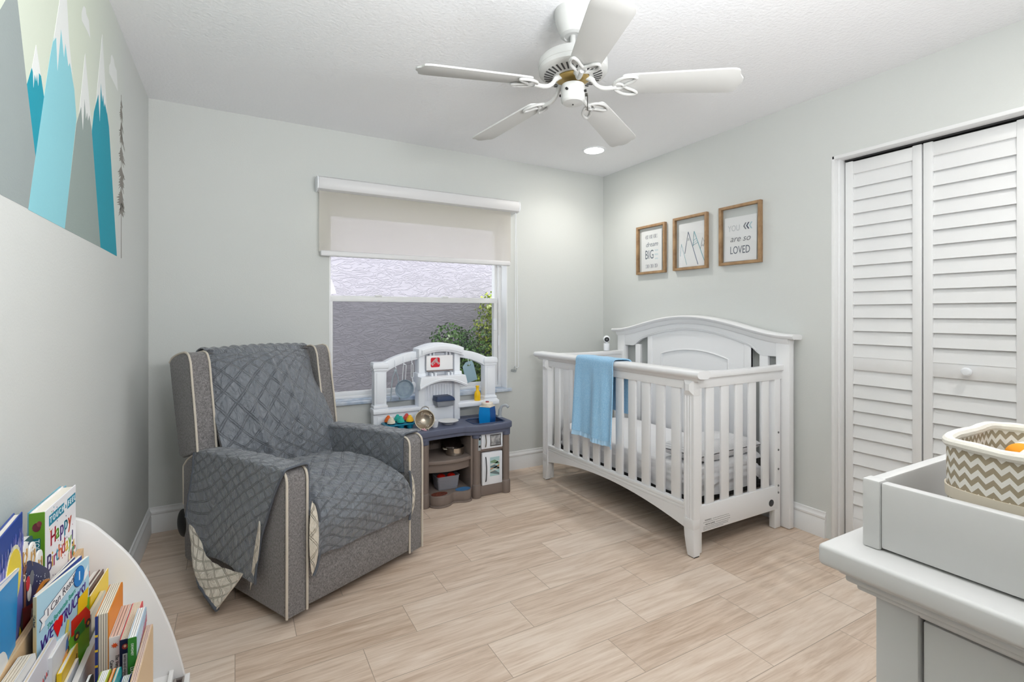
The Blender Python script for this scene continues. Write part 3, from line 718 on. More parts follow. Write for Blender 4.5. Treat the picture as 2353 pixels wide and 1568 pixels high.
HPATH = spline([(y, capz(y)) for y in (1.655, 1.74, 1.82, 1.92, 2.04, 2.17, 2.30, 2.42, 2.54, 2.67, 2.80, 2.92, 3.02, 3.10, 3.185)], 4)
hp = MB()
sweep_y(hp, [(2.735, .004), (2.722, .012), (2.719, .022), (2.728, .031), (2.80, .032), (2.815, .024), (2.815, .010), (2.805, .002)], HPATH)
hp.build('headboard_cap', CRIBM, CR, soft=1.0)
hc = MB(); sweep_y(hc, [(2.737, .004), (2.742, -.012), (2.752, -.026), (2.795, -.026), (2.803, .004)], [(y, z) for y, z in HPATH if 1.68 < y < 3.16]); hc.build('headboard_moulding', CRIBM, CR)
for ya, yb in ((1.692, 1.772), (3.062, 3.142)):
    MB().box((2.752, ya, .004), (2.795, yb, 1.075), .002).build('headboard_post', CRIBM, CR)
def archz(y):
    d = abs(y - 2.417); return table([0, .10, .20, .30, .38, .45, .49, .515, .53, .56, .66], [1.120, 1.115, 1.102, 1.082, 1.062, 1.040, 1.022, 1.0, .986, .981, .981], d)
ysn = [1.77 + (3.064 - 1.77) * i / 60 for i in range(61)]
ab = MB(); ab.prism([(y, archz(y)) for y in ysn] + [(y, capz(y) - .01) for y in ysn[::-1]], 2.758, 2.786, 'x', .0015); ab.build('headboard_arch', CRIBM, CR)
tr_ = MB(); tr_.tube([(2.757, y, archz(y) + .012) for y in ysn if 1.88 < y < 2.954], .0035, 6); tr_.build('headboard_bead', CRIBM, CR)
pys = [1.94 + .87 * i / 24 for i in range(25)]
cp = MB().prism([(1.94, .30)] + [(y, archz(y) + .01) for y in pys] + [(2.81, .30)], 2.766, 2.782, 'x', .001).box((2.760, 1.94, .30), (2.784, 1.985, 1.06), .002).box((2.760, 2.765, .30), (2.784, 2.81, 1.06), .002)
cp.build('headboard_panel', CRIBM, CR)
ip = MB(); ia = [(2.764, y, .938 + .045 * (1 - ((y - 2.385) / .285) ** 2)) for y in [2.10 + .57 * i / 20 for i in range(21)]]
ip.tube([(2.764, 2.10, .32)] + ia + [(2.764, 2.67, .32)], .006, 6); ip.build('panel_moulding', CRIBM, CR)
for yc_ in (1.855, 2.915): MB().box((2.760, yc_ - .027, .25), (2.782, yc_ + .027, .995), .002).build('headboard_slat', CRIBM, CR)
MB().box((2.758, 1.77, .17), (2.786, 3.064, .31), .002).build('headboard_bottom_rail', CRIBM, CR)
MB().box((2.075, 1.79, .235), (2.74, 3.06, .262), .004).build('mattress_support', P('black metal frame', (20, 20, 22), .5), CR)
for y_ in (1.80, 3.045): MB().box((2.60 if y_ < 2 else 2.075, y_ - .004, .26), (2.69 if y_ < 2 else 2.10, y_ + .004, .40), .003).build('support_bracket', BLACK, CR)
# maker's plate and printed warning
MB().lathe([(0, 0), (.021, 0), (.021, .003), (.018, .004), (0, .004)], n=28, X=frame_tf((2.655, 1.738, .157), (1, 0, 0), (0, 0, 1)), sx=1, sy=.92).build('oval_plate', P('dark plate', (52, 54, 58), .4), CR)
wt = MB(); WX = frame_tf((2.088, 1.7364, .126), (1, 0, 0), (0, 0, 1))
wt.text('WARNING', .0105, WX @ T((.040, .043, 0)), align='CENTER', ext=.0002); wt.text('MISE EN GARDE', .0105, WX @ T((.055, .021, 0)), ext=.0002)
r_ = random.Random(2)
for row, (xa, xb) in enumerate(((.075, .20), (.004, .205), (.10, .205), (.004, .20), (.004, .185), (.004, .15))):
    x = xa; zz = (.043, .033, .021, .011, .003, -.004)[row]
    while x < xb:
        l = r_.uniform(.004, .011); wt.box((x, zz - .0007, -.0002), (x + l, zz + .0007, .0002), X=WX); x += l + .0022
wt.build('warning_print', P('print black', (60, 60, 64), .8), CR)

# mattress, pillow, blanket, baby monitor
SHEET = P('white crinkled sheet', (238, 238, 240), .9, bump=(60, .5, .004))
def mattress():
    x0, x1, y0, y1, z0, z1 = 2.085, 2.735, 1.80, 3.05, .262, .412
    mb = MB(); n = 150; rows = []
    cx_, cy_ = (x0 + x1) / 2, (y0 + y1) / 2; a, b = (x1 - x0) / 2, (y1 - y0) / 2
    def fn(u, v):
        # v: 0 bottom edge .. .45 side .. 1 centre of top
        ang = 2 * PI * u; c_, s_ = math.cos(ang), math.sin(ang); ex = .22
        px = a * math.copysign(abs(c_) ** ex, c_); py = b * math.copysign(abs(s_) ** ex, s_)
        if v < .4:
            t = v / .4; z = lerp(z0, z1 - .03, t); k = 1 + .012 * math.sin(PI * t); w_ = wobble(px * 6 + py * 6, z * 26, 3) * .012 + .004 * math.sin((px + py) * 60 + z * 40)
            k2 = 1 + w_ / .3
            return (cx_ + px * k * k2, cy_ + py * k * k2, z)
        t = (v - .4) / .6; rr = 1 - max(0, t - .12) / .88 if t > .12 else 1 - .0 * t
        z = z1 - .03 * (1 - min(1, t / .18)) ** 2
        return (cx_ + px * rr * (1 - .03 * min(1, t / .15)), cy_ + py * rr * (1 - .016 * min(1, t / .15)), z + wobble(px * rr * 5, py * rr * 5) * .008)
    mb.grid(fn, n, 40, closed=False)
    return mb
mo = mattress().build('crib_mattress', SHEET, soft=1.2); tag(mo, 'crib mattress in a crinkled white fitted sheet inside the crib', 'mattress')
def stripe_mat():
    m = P('pin striped cotton', (235, 235, 237), .9); nt = m.node_tree; b = nt.nodes['Principled BSDF']
    uv = nt.nodes.new('ShaderNodeUVMap'); sp = nt.nodes.new('ShaderNodeSeparateXYZ'); nt.links.new(uv.outputs[0], sp.inputs[0])
    f = mth(nt, 'FRACT', mth(nt, 'MULTIPLY', sp.outputs[0], 110)); g = mth(nt, 'LESS_THAN', f, .22)
    mix = nt.nodes.new('ShaderNodeMix'); mix.data_type = 'RGBA'; nt.links.new(g, mix.inputs[0]); mix.inputs[6].default_value = rgba((236, 236, 238)); mix.inputs[7].default_value = rgba((196, 198, 203))
    nt.links.new(mix.outputs[2], b.inputs['Base Color']); return m
def pillow(cx_, cy_, cz_, a, b, h, rot):
    mb = MB(); X = Matrix.Translation((cx_, cy_, cz_)) @ Matrix.Rotation(rot, 4, 'Z')
    for sg in (1, -1):
        def fn(u, v):
            x, y = 2 * u - 1, 2 * v - 1
            pinch = 1 - .07 * (1 - y * y) * (x * x) ; pinch2 = 1 - .07 * (1 - x * x) * (y * y)
            hh = h * ((1 - x ** 4) * (1 - y ** 4)) ** .5 * (1 + .25 * wobble(x * 2, y * 2))
            return (a * x * pinch, b * y * pinch2, sg * hh + (.004 if sg > 0 else 0))
        mb.grid(fn, 28, 28, X=X, us=2 * a, vs=2 * b)
    return mb
po = pillow(2.42, 1.955, .462, .29, .135, .052, .03).build('crib_pillow', stripe_mat(), soft=1.2); tag(po, 'flat white pin-striped pillow on the mattress at the near end of the crib', 'pillow')
BLUE = fabric('sky blue fleece', (140, 194, 234), (172, 216, 247), 500, .95, .003)
SATIN = P('blue satin edging', (176, 216, 246), .28)
def blanket():
    prof = [(1.990, .470), (1.988, .56), (1.984, .70), (1.978, .84), (1.972, .905), (1.973, .935), (1.984, .951), (2.02, .955), (2.055, .954), (2.078, .944), (2.084, .90), (2.082, .84), (2.080, .72), (2.078, .625)]
    path = spline([(x, z) for x, z in prof], 6); L = [0]
    for p, q in zip(path, path[1:]): L.append(L[-1] + math.hypot(p[0] - q[0], p[1] - q[1]))
    tot = L[-1]
    def fn(u, v):
        d = u * tot; x = table(L, [p[0] for p in path], d); z = table(L, [p[1] for p in path], d)
        front = max(0, (.90 - z) / .45) if d < tot * .55 else 0
        yl, yr = 2.655, 2.290
        if d >= tot * .55: k = min(1, (d - tot * .55) / .15); yr -= .05 * k; yl -= .05 * k
        y = lerp(yl, yr, v)
        fold = -.019 * max(0, front) ** .6 * (.9 + math.sin(v * 11 + .9 + .6 * front) + .35 * math.sin(v * 25 + 1))
        tilt = -.020 * v * front
        y += .012 * front * math.sin(v * 9)
        if d > tot * .6: fold = .006 * math.sin(v * 14)
        return (x + fold - .012 * front, y, z + tilt + .003 * wobble(v * 6, d * 6))
    return fn, tot
fnb, totb = blanket()
bk = MB().grid(fnb, 90, 70, thick=.006, us=totb, vs=.38)
BKO = bk.build('baby_blanket', BLUE, soft=1.5); tag(BKO, 'light blue fleece baby blanket hanging over the front rail of the crib', 'blanket')
def ruf(u, v):
    p = V(fnb(0, v)); q = V(fnb(.02, v)); d = (p - q); d.normalize()
    s = math.sin(v * 95 + 1.3 * math.sin(v * 31)) * .5 + .5 * math.sin(v * 57)
    return p + d * (u * .034) + V((-.007 * s * (.3 + u), .0, .004 * s * u)) + V((-.002, 0, .004))
BKO2 = MB().grid(ruf, 6, 160, thick=.002).build('satin_ruffle', SATIN, BKO, label='shiny pale blue satin ruffle', soft=1.5)
cmx, cmy = 2.605, 3.105
CAM_ = thing('baby_monitor_camera', 'small white round baby monitor camera standing on the far end rail of the crib', 'baby monitor', (cmx, cmy, .938))
MB().lathe([(.022, .938), (.0235, .941), (.0235, .992), (.022, .996), (.008, .997), (.008, 1.006)], (cmx, cmy, 0), 32).build('base', WPLAST, CAM_)
hd = MB().ball((cmx, cmy, 1.030), .0275, 28, 18).build('head', WPLAST, CAM_)
dv = V((-.55, -.83, -.10)).normalized(); XL = frame_tf(V((cmx, cmy, 1.030)) + dv * .018, dv.orthogonal(), dv.cross(dv.orthogonal()))
fc = MB(); fc.lathe([(0.0185, 0), (.0185, .0065), (.016, .0092), (0, .0105)], n=28, X=XL); FC = fc.build('lens_face', BLACK, hd)
MB().lathe([(.0085, .010), (.0085, .0125), (.006, .0125), (.006, .0115), (0, .0112)], n=20, X=XL).build('lens_ring', P('lens grey', (120, 122, 126), .3, .6), hd)
# ---------------------------------------------------------------- toy kitchen
TAUPE = P('taupe plastic', (128, 115, 108), .55); SLATE = P('slate blue plastic', (92, 98, 120), .5); KWHITE = P('kitchen white plastic', (238, 242, 249), .45)
DSLATE = P('dark blue plastic', (48, 66, 100), .45)
GREYP = P('grey plastic', (134, 138, 146), .5)
def cut(mb, cutter, name, mats, parent):
    """boolean difference on real geometry, applied at once"""
    a = mb.build('tmp_a', mats, None); b = cutter.build('tmp_b', mats, None)
    md = a.modifiers.new('b', 'BOOLEAN'); md.object = b; md.operation = 'DIFFERENCE'; md.solver = 'EXACT'
    dg = bpy.context.evaluated_depsgraph_get(); me = bpy.data.meshes.new_from_object(a.evaluated_get(dg))
    tb = bmesh.new(); tb.from_mesh(me); out = MB(); out._add(tb)
    for o in (a, b): bpy.data.objects.remove(o)
    bpy.data.meshes.remove(me)
    return out.build(name, mats, parent)
KT = thing('toy_kitchen', 'white and taupe plastic toy kitchen standing below the window', 'toy kitchen', (1.24, 3.17, 0))
by = 3.325
body = MB()
body.box((.80, 3.045, .0), (1.035, by, .43), .006)                       # left cabinet
body.box((1.405, 3.035, .0), (1.665, by, .43), .006)                     # right cabinet
body.box((1.03, 3.01, .0), (1.078, by, .43), .006).box((1.372, 3.02, 0), (1.41, by, .43), .006)
body.box((1.07, 3.29, 0), (1.38, by, .43), .003)
for i in range(9):
    if i != 4: body.box((1.09 + i * .032, 3.282, .29), (1.108 + i * .032, 3.292, .42), .003)
body.box((1.40, 3.012, .0), (1.665, 3.06, .075), .008).box((1.43, 3.02, .30), (1.63, 3.05, .326), .004)
body.build('cabinet_body', TAUPE, KT)
for x_, r_ in ((1.050, .024), (1.412, .025), (1.637, .024)):
    c = MB(); c.lathe([(r_ + .006, 0), (r_ + .007, .004), (r_ + .007, .082), (r_ + .003, .09), (r_, .092), (r_, .40), (r_ + .003, .404)], (x_, 3.018, 0), 24); PO = c.build('column', TAUPE, KT)
    MB().lathe([(r_ + .002, .398), (r_ + .006, .403), (r_ + .006, .432)], (x_, 3.018, 0), 24).build('capital', SLATE, PO)
def arcf(x0, x1, y, b, n=14): return [(lerp(x0, x1, i / n), y - b * math.sin(PI * i / n)) for i in range(n + 1)]
MB().prism(arcf(1.072, 1.378, 3.02, .035) + [(1.378, 3.30), (1.072, 3.30)], .262, .286, 'z', .004).prism(arcf(1.072, 1.378, 3.045, .035) + [(1.378, 3.08), (1.072, 3.08)], .205, .265, 'z', .003).build('shelf', TAUPE, KT)
wav = spline([(1.076, 3.02), (1.085, 2.985), (1.12, 2.955), (1.165, 2.950), (1.205, 2.965), (1.24, 2.992), (1.275, 2.985), (1.315, 2.966), (1.355, 2.972), (1.380, 3.01)], 5)
pb = MB().prism(wav + [(1.38, 3.30), (1.076, 3.30)], .0, .012, 'z', .002).prism([(1.228 + (x - 1.228) * .97, y + .006) for x, y in wav] + [(1.375, 3.30), (1.080, 3.30)], .010, .072, 'z', .006)
pb.build('pet_bowl_base', TAUPE, KT)
MB().lathe([(.052, .0705), (.055, .0745), (.05, .074), (.0, .0735)], (1.145, 3.005, 0), 28, sx=1, sy=.62).build('kibble_bowl', P('toy kibble', (92, 44, 32), .8, bump=(220, 1, .01), var=(160, (150, 74, 50), .12)), KT)
MB().lathe([(.05, .0705), (.053, .0745), (.048, .074), (.0, .0735)], (1.315, 3.02, 0), 28, sx=1, sy=.62).build('water_bowl', P('toy water blue', (84, 140, 196), .3), KT)
# counter top with a sunk basin
front = spline([(1.682, 3.03), (1.672, 2.995), (1.63, 2.975), (1.53, 2.962), (1.42, 2.966), (1.352, 2.985)], 5) + [(1.330, 3.000)] + spline([(1.325, 3.002), (1.21, 2.995), (1.08, 2.985)], 4) + spline([(1.00, 2.965), (.93, 2.955), (.86, 2.965), (.805, 3.0), (.79, 3.05)], 4)
ct = MB().prism(front + [(.79, by), (1.682, by)], .448, .490, 'z', .007, 3)
ct.prism([(1.235 + (x - 1.235) * .985, y + .012) for x, y in front] + [(.80, by - .005), (1.67, by - .005)], .425, .452, 'z', .004)
sk = [(1.425, 3.005), (1.60, 2.998), (1.628, 3.02), (1.635, 3.16), (1.62, 3.18), (1.42, 3.18), (1.40, 3.16), (1.398, 3.03)]
CTO = cut(ct, MB().prism(sk, .455, .52, 'z'), 'counter', SLATE, KT)
bs = MB().prism(sk, .4555, .459, 'z')
ring = [(x, y, .491) for x, y in sk]; bs.tube(ring, .005, 6, closed=True); bs.build('sink', DSLATE, KT)
MB().lathe([(0, .4905), (.07, .4905), (.07, .492), (0, .4925)], (.955, 3.06, 0), 32, sx=1.25, sy=.8).build('cooktop', P('burner sticker', (196, 200, 204), .4, var=(60, (150, 155, 160), .1)), KT)
F_ = lambda px, py, y=3.16: at(1, y, px, py)
fa = MB(); fp = [V((1.665, 3.16, .49)), V((1.667, 3.16, .53)), V((1.672, 3.155, .555)), V((1.685, 3.145, .572)), V((1.702, 3.13, .574)), V((1.712, 3.12, .562))]
fa.tube(spline([tuple(p) for p in fp], 5), [.013] * 8 + [.010] * 18, 12).lathe([(.02, .49), (.018, .5)], (1.665, 3.16, 0), 20); FA = fa.build('faucet', P('grey faucet', (176, 182, 188), .35), KT)
MB().cyl((1.7125, 3.1195, .561), (1.7135, 3.1185, .5595), .0105, n=14).build('faucet_outlet', DSLATE, FA)
# doors
mw = MB().box((1.445, 3.006, .318), (1.608, 3.03, .425), .006).build('microwave_door', KWHITE, KT)
MB().box((1.512, 3.003, .338), (1.588, 3.007, .406), .004).build('door_window', P('oven window', (120, 122, 126), .2, var=(30, (190, 190, 192), .12)), mw)
bz = MB(); q = [(1.510, .336), (1.590, .336), (1.586, .372), (1.590, .408), (1.510, .408), (1.514, .372)]; bz.tube([(x, 3.0025, z) for x, z in q], .0028, 6, closed=True); bz.build('window_rim', P('dark rim', (70, 66, 66), .4), mw)
MB().tube(spline([(1.476, 3.007, .332), (1.472, 2.993, .345), (1.474, 2.990, .372), (1.472, 2.993, .398), (1.476, 3.007, .412)], 4), .0036, 8).build('door_handle', P('silver handle', (150, 144, 138), .3, .7), mw)
fr = MB().box((1.452, 3.008, .072), (1.606, 3.032, .292), .006).build('fridge_door', KWHITE, KT)
MB().tube(spline([(1.478, 3.008, .098), (1.474, 2.993, .115), (1.476, 2.990, .18), (1.474, 2.993, .245), (1.478, 3.008, .262)], 4), .0034, 8).build('door_handle', P('dark handle', (70, 72, 76), .35, .5), fr)
fs = MB(); stc = [P('sticker ' + n, c, .5) for n, c in (('aqua', (176, 208, 212)), ('cream', (226, 222, 208)), ('green', (126, 160, 130)), ('dark', (112, 130, 134)), ('orange', (206, 150, 100)))]
fs.box((1.510, 3.0072, .128), (1.582, 3.0084, .256), m=0)
for z_, a_, m_ in ((.20, 1, 1), (.188, -1, 3), (.156, 1, 1), (.150, -1, 3), (.222, -1, 2), (.172, 1, 4)):
    fs.prism([(1.512, z_), (1.58, z_ + .018 * a_), (1.58, z_ + .018 * a_ + .012), (1.545, z_ + .016), (1.512, z_ + .008)], 3.0064, 3.0073, 'y', m=m_)
fs.build('fridge_sticker', stc, fr)
cpn = MB().box((1.414, 2.990, .318), (1.434, 2.9965, .412), .002, m=0)
for z_ in (.395, .345): cpn.box((1.417, 2.9885, z_ - .007), (1.431, 2.9905, z_ + .007), .001, m=1)
cpn.box((1.418, 2.9885, .360), (1.430, 2.9905, .385), m=2)
cpn.build('control_sticker', [P('silver sticker', (176, 182, 186), .4), BLACK, P('display', (150, 176, 186), .3)], KT)
ld = MB().box((.84, 3.0, .095), (1.024, 3.046, .325), .008).build('oven_door', KWHITE, KT)
MB().cyl((1.008, 2.998, .285), (1.008, 3.001, .285), .005, n=10).build('door_screw', BLACK, ld)
MB().box((.84, 3.02, .34), (1.024, 3.046, .42), .004).build('control_panel', P('taupe dark', (104, 94, 88), .5), KT)
# white back wall with arches
f0, f1 = 3.25, by
BWS = []
for x0, x1, zt in ((.790, .872, .905), (1.590, 1.678, .905)):
    bw = MB(); BWS.append(bw)
    bw.box((x0, f0, .60), (x1, f1, zt), .008).box((x0 - .012, f0 - .018, .575), (x1 + .012, f1, .612), .008).box((x0 - .006, f0 - .010, .612), (x1 + .006, f1, .632), .006)
    bw.box((x0 - .012, f0 - .016, .872), (x1 + .012, f1, .905), .007).box((x0 - .005, f0 - .008, .855), (x1 + .005, f1, .875), .005).box((x0 - .008, f0 - .012, .900), (x1 + .008, f1, .912), .005)
    bw.box((x0 + .016, f0 - .004, .645), (x1 - .016, f0 + .004, .845), .003)
def archband(bw, xa, za, xb, zb, xc, zc, xd, zd):
    up = spline([(xa, za), (lerp(xa, xb, .25), lerp(za, zb, .42)), (lerp(xa, xb, .6), lerp(za, zb, .80)), (xb, zb)], 6); lo = spline([(xd, zd), (lerp(xd, xc, .4), lerp(zd, zc, .22)), (lerp(xd, xc, .75), lerp(zd, zc, .58)), (xc, zc)], 6)
    bw.prism(up + lo, f0 + .0025, f1 - .001, 'y', .007)
archband(BWS[0], .845, .905, 1.10, .978, .860, .838, 1.10, .925)
archband(BWS[1], 1.628, .905, 1.375, .978, 1.612, .838, 1.375, .925)
BWS[0].box((.785, f0, .485), (1.10, f1, .60), .006).box((.78, f0 - .02, .575), (1.11, f1, .602), .007).box((.81, f0 - .004, .50), (1.075, f0 + .01, .555), .004)
BWS[1].box((1.37, f0 - .02, .568), (1.70, f1, .602), .007)
for bw in BWS: bw.build('side_arch', KWHITE, KT)
tw = MB()
tw.box((1.085, 3.235, .485), (1.130, f1, .985), .008).box((1.345, 3.235, .485), (1.39, f1, .985), .008).box((1.12, 3.275, .485), (1.355, f1, .99), .004)
tw.box((1.075, 3.225, .74), (1.135, f1, .83), .008).box((1.34, 3.225, .74), (1.40, f1, .83), .008)
cap_t = [(x, .995 + .036 * (1 - ((x - 1.237) / .165) ** 2)) for x in [1.072 + .33 * i / 16 for i in range(17)]]
cap_b = [(x, .938 + .034 * (1 - ((x - 1.237) / .165) ** 2)) for x in [1.402 - .33 * i / 16 for i in range(17)]]
tw.prism(cap_t + cap_b, 3.195, f1, 'y', .007)
cap2 = [(x, z - .006) for x, z in cap_t if 1.09 < x < 1.385]
tw.prism([(x, z - .004 - .012) for x, z in cap_t if 1.09 < x < 1.385] + [(x, z + .012) for x, z in cap_b if 1.09 < x < 1.385], 3.185, 3.2, 'y', .004)
for i in range(10): tw.box((1.137 + i * .021, 3.268, .63), (1.149 + i * .021, 3.278, .74), .002)
for x_ in (1.165, 1.19, 1.285, 1.31): tw.box((x_, 3.24, .935), (x_ + .012, 3.28, .972), .004).box((x_, 3.2, .800), (x_ + .012, 3.28, .828), .004)
tw.box((1.13, 3.255, .485), (1.345, 3.28, .60), .005)
tw.build('tower', KWHITE, KT)
hb_ = [(1.068, .725), (1.10, .742), (1.15, .762), (1.205, .774), (1.26, .776), (1.31, .768), (1.36, .750), (1.405, .728)]
hdm = MB().prism(spline(hb_, 4) + [(1.408, .760), (1.395, .808), (1.075, .808), (1.065, .760)], 3.15, 3.275, 'y', .006)
hb2 = [(x, z + .012) for x, z in hb_]; hdm.tube([(x, 3.149, z) for x, z in spline(hb2, 4)], .0035, 6)
hdm.build('hood', KWHITE, KT)
sg = MB().box((1.140, 3.235, .842), (1.335, 3.262, .945), .006).build('sign_board', P('sign white', (248, 248, 250), .4), KT)
MB().box((1.140, 3.230, .836), (1.335, 3.240, .842), .002).build('shadow_strip', P('sign shadow strip', (140, 124, 120), .5), sg)  # thin strip coloured as the shade along the sign's lower edge
lg = MB(); lx, lz, ls = 1.203, .897, .066; LXf = frame_tf((lx, 3.2345, lz), (1, 0, 0), (0, 0, 1))
def rrect(w_, h_, r, n=5):
    return [(sx * (w_ / 2 - r) + r * math.cos(a0 + i * PI / 2 / n), sy * (h_ / 2 - r) + r * math.sin(a0 + i * PI / 2 / n)) for sx, sy, a0 in ((1, 1, 0), (-1, 1, PI / 2), (-1, -1, PI), (1, -1, 1.5 * PI)) for i in range(n + 1)]
lg.prism(rrect(ls, ls, .010), 0, .001, 'z', m=0, X=LXf)
RB = LXf @ Matrix.Rotation(math.radians(42), 4, 'Z')
lg.text('STEP', .026, RB @ T((-.001, .006, .0016)), 1, .0003, space=1.08); lg.text('2', .026, RB @ T((.012, -.017, .0016)), 1, .0003)
lg.text('STEP', .026, RB @ T((-.001, .006, .0011)), 2, .0003, space=1.08, off=.0016); lg.text('2', .026, RB @ T((.012, -.017, .0011)), 2, .0003, off=.0016)
lg.build('logo_sticker', [P('logo red', (214, 22, 44), .4), P('logo black', (30, 26, 30), .4), P('logo white', (250, 250, 250), .4)], sg)
cf = MB().prism([(1.203, .598), (1.318, .598), (1.325, .640), (1.196, .640)], 3.185, 3.262, 'y', .005).build('coffee_maker_body', GREYP, KT)
MB().prism([(1.192, .634), (1.326, .634), (1.322, .652), (1.300, .668), (1.195, .668)], 3.172, 3.262, 'y', .006).build('coffee_maker_lid', DSLATE, KT)

# ---------------------------------------------------------------- things on and in the toy kitchen
UT = P('white utensil plastic', (212, 216, 222), .4); PANM = P('blue grey pan plastic', (126, 144, 162), .4, var=(40, (150, 166, 180), .2))
yu = 3.236
tg = thing('toy_tongs', 'grey toy tongs hanging at the left end under the left arch of the toy kitchen', 'toy utensil', (.925, yu, .865))
t_ = MB()
tp_, tl, tr2 = at(1, yu, 909, 852), at(1, yu, 898, 918), at(1, yu, 918, 917)
for e_ in (tl, tr2):
    md_ = tp_.lerp(e_, .25) + V(((e_.x - tp_.x) * .35, 0, 0))
    pts = spline([tuple(tp_), tuple(md_), tuple(tp_.lerp(e_, .7) + V(((e_.x - tp_.x) * .2, 0, 0))), tuple(e_)], 5); t_.tube(pts, .0042, 8)
    t_.ball(e_, (.005, .004, .009), 10, 8)
t_.ball(tp_, (.010, .004, .010), 14, 10).tube([(tp_.x, yu, tp_.z), (tp_.x, yu, tp_.z + .018)], .003, 6)
t_.build('tongs', P('grey utensil', (158, 170, 180), .4), tg)
pn = thing('toy_frying_pan', 'round blue-grey toy frying pan hanging from the left arch of the toy kitchen', 'toy pan', (.985, yu, .86))
pc_ = at(1, yu - .02, 928, 894); XPn = frame_tf(pc_, (1, 0, 0), (0, 0, 1))
MB().lathe([(0, .0), (.052, .0), (.060, .014), (.063, .018), (.060, .018), (.050, .004), (.02, .003), (0, .003)], n=36, X=XPn, capb=False, capt=False).tube([(.044 * math.cos(a), .044 * math.sin(a), .005) for a in [i * PI / 16 for i in range(32)]], .0016, 6, closed=True, X=XPn).build('pan_body', PANM, pn)
hpt = at(1, yu - .02, 930, 838)
hh = MB()
for d_ in (-.010, .010): hh.tube([(pc_.x + d_, pc_.y, pc_.z + .058), (hpt.x + d_, hpt.y, hpt.z - .01)], .003, 6)
hh.tube([(hpt.x - .010, hpt.y, hpt.z - .01), (hpt.x - .006, hpt.y, hpt.z), (hpt.x + .006, hpt.y, hpt.z), (hpt.x + .010, hpt.y, hpt.z - .01)], .003, 6)
hh.build('pan_handle', UT, pn)
sp = thing('toy_spoon', 'white toy spoon hanging right of the toy frying pan', 'toy utensil', (1.04, yu, .86))
st_, sb_ = at(1, yu, 947, 836), at(1, yu, 949, 880)
ss = MB()
for d_ in (-.006, .006): ss.tube([(st_.x + d_, yu, st_.z - .006), (st_.x + d_ * 1.1, yu, lerp(st_.z, sb_.z, .72))], .0028, 6)
ss.tube([(st_.x - .006, yu, st_.z - .006), (st_.x, yu, st_.z + .002), (st_.x + .006, yu, st_.z - .006)], .0028, 6)
ss.tube([(st_.x, yu, lerp(st_.z, sb_.z, .70)), (sb_.x, yu, sb_.z)], .0045, 8).ball((sb_.x + .002, yu - .003, sb_.z - .018), (.018, .005, .026), 18, 12)
ss.build('spoon', UT, sp)
cbd = thing('toy_cutting_board', 'light blue-grey toy cutting board hanging in the right arch of the toy kitchen', 'toy cutting board', (1.49, yu, .80))
cc = [at(1, yu, *p) for p in ((1071, 882), (1097, 872), (1088, 836), (1084, 829), (1070, 833), (1063, 843))]
sl_ = [at(1, yu, *p) for p in ((1073, 839), (1080, 836.5), (1081, 840), (1074, 842.5))]
MBc = MB().prism([(p.x, p.z) for p in cc], yu - .004, yu + .004, 'y', .003)
CBO = cut(MBc, MB().prism([(p.x, p.z) for p in sl_], yu - .02, yu + .02, 'y'), 'board', P('board blue grey', (142, 170, 184), .45), cbd)
for i, p in enumerate((tp_ + V((0, 0, .016)), hpt + V((0, .02, 0)), st_ + V((0, 0, -.002)), at(1, yu, 1077, 838))):
    zt_ = p.z + .02; MB().tube([(p.x, p.y + .012, zt_ + .03), (p.x, p.y + .006, zt_), (p.x, p.y + .004, p.z), (p.x, p.y - .012, p.z - .002), (p.x, p.y - .014, p.z + .006)], .0022, 6).build('utensil_hook', KWHITE, KT)
bo = at(1, 3.27, 1097, 919); bo.z = .602
BT = MB().lathe([(.021, 0), (.023, .004), (.023, .048), (.019, .060), (.011, .074), (.0105, .094), (.013, .096), (.013, .106), (.011, .108), (0, .108)], (bo.x, bo.y, bo.z), 28).build('toy_bottle', P('yellow toy bottle', (246, 196, 10), .35)); tag(BT, 'yellow toy bottle standing on the right ledge of the toy kitchen', 'toy bottle')
# muffin tray and six cupcakes
TT = P('teal tray plastic', (0, 120, 152), .4)
mc = [at(2, .525, *p) for p in ((896, 981), (920, 978), (944, 975), (890, 970), (914, 967), (938, 964))]
dx_ = (mc[2] - mc[0]); dx_.z = 0; ux_ = dx_.normalized(); uy_ = V((-ux_.y, ux_.x, 0)); cen = sum(mc, V()) / 6
MT = thing('toy_muffin_tray', 'teal toy muffin tray holding cupcakes on the left of the counter', 'toy baking tray', (cen.x, cen.y, .492), math.atan2(ux_.y, ux_.x))
XM = Matrix.Translation((cen.x, cen.y, 0)) @ Matrix.Rotation(math.atan2(ux_.y, ux_.x), 4, 'Z')
sx_, sy_ = .062, .058
slots = [(i * sx_ - sx_, j * sy_ - sy_ / 2) for j in (0, 1) for i in range(3)]
tm = MB().prism(rrect(.205, .132, .02), .520, .527, 'z', .002, X=XM)
for x, y in slots: tm.lathe([(.018, .492), (.019, .493), (.025, .522)], (x, y, 0), 22, X=XM)
tm.build('tray', TT, MT)
cols = [('cream', (226, 218, 200)), ('teal', (40, 176, 164)), ('yellow', (240, 190, 40)), ('orange', (226, 106, 30)), ('teal', (40, 176, 164)), ('red', (214, 80, 74))]
names = ['cream toy cupcake in the front row of the teal tray', 'teal toy cupcake in the front row of the teal tray', 'yellow toy cupcake in the front row of the teal tray', 'orange toy cupcake in the back row of the teal tray', 'teal toy cupcake in the back row of the teal tray', 'red toy cupcake in the back row of the teal tray']
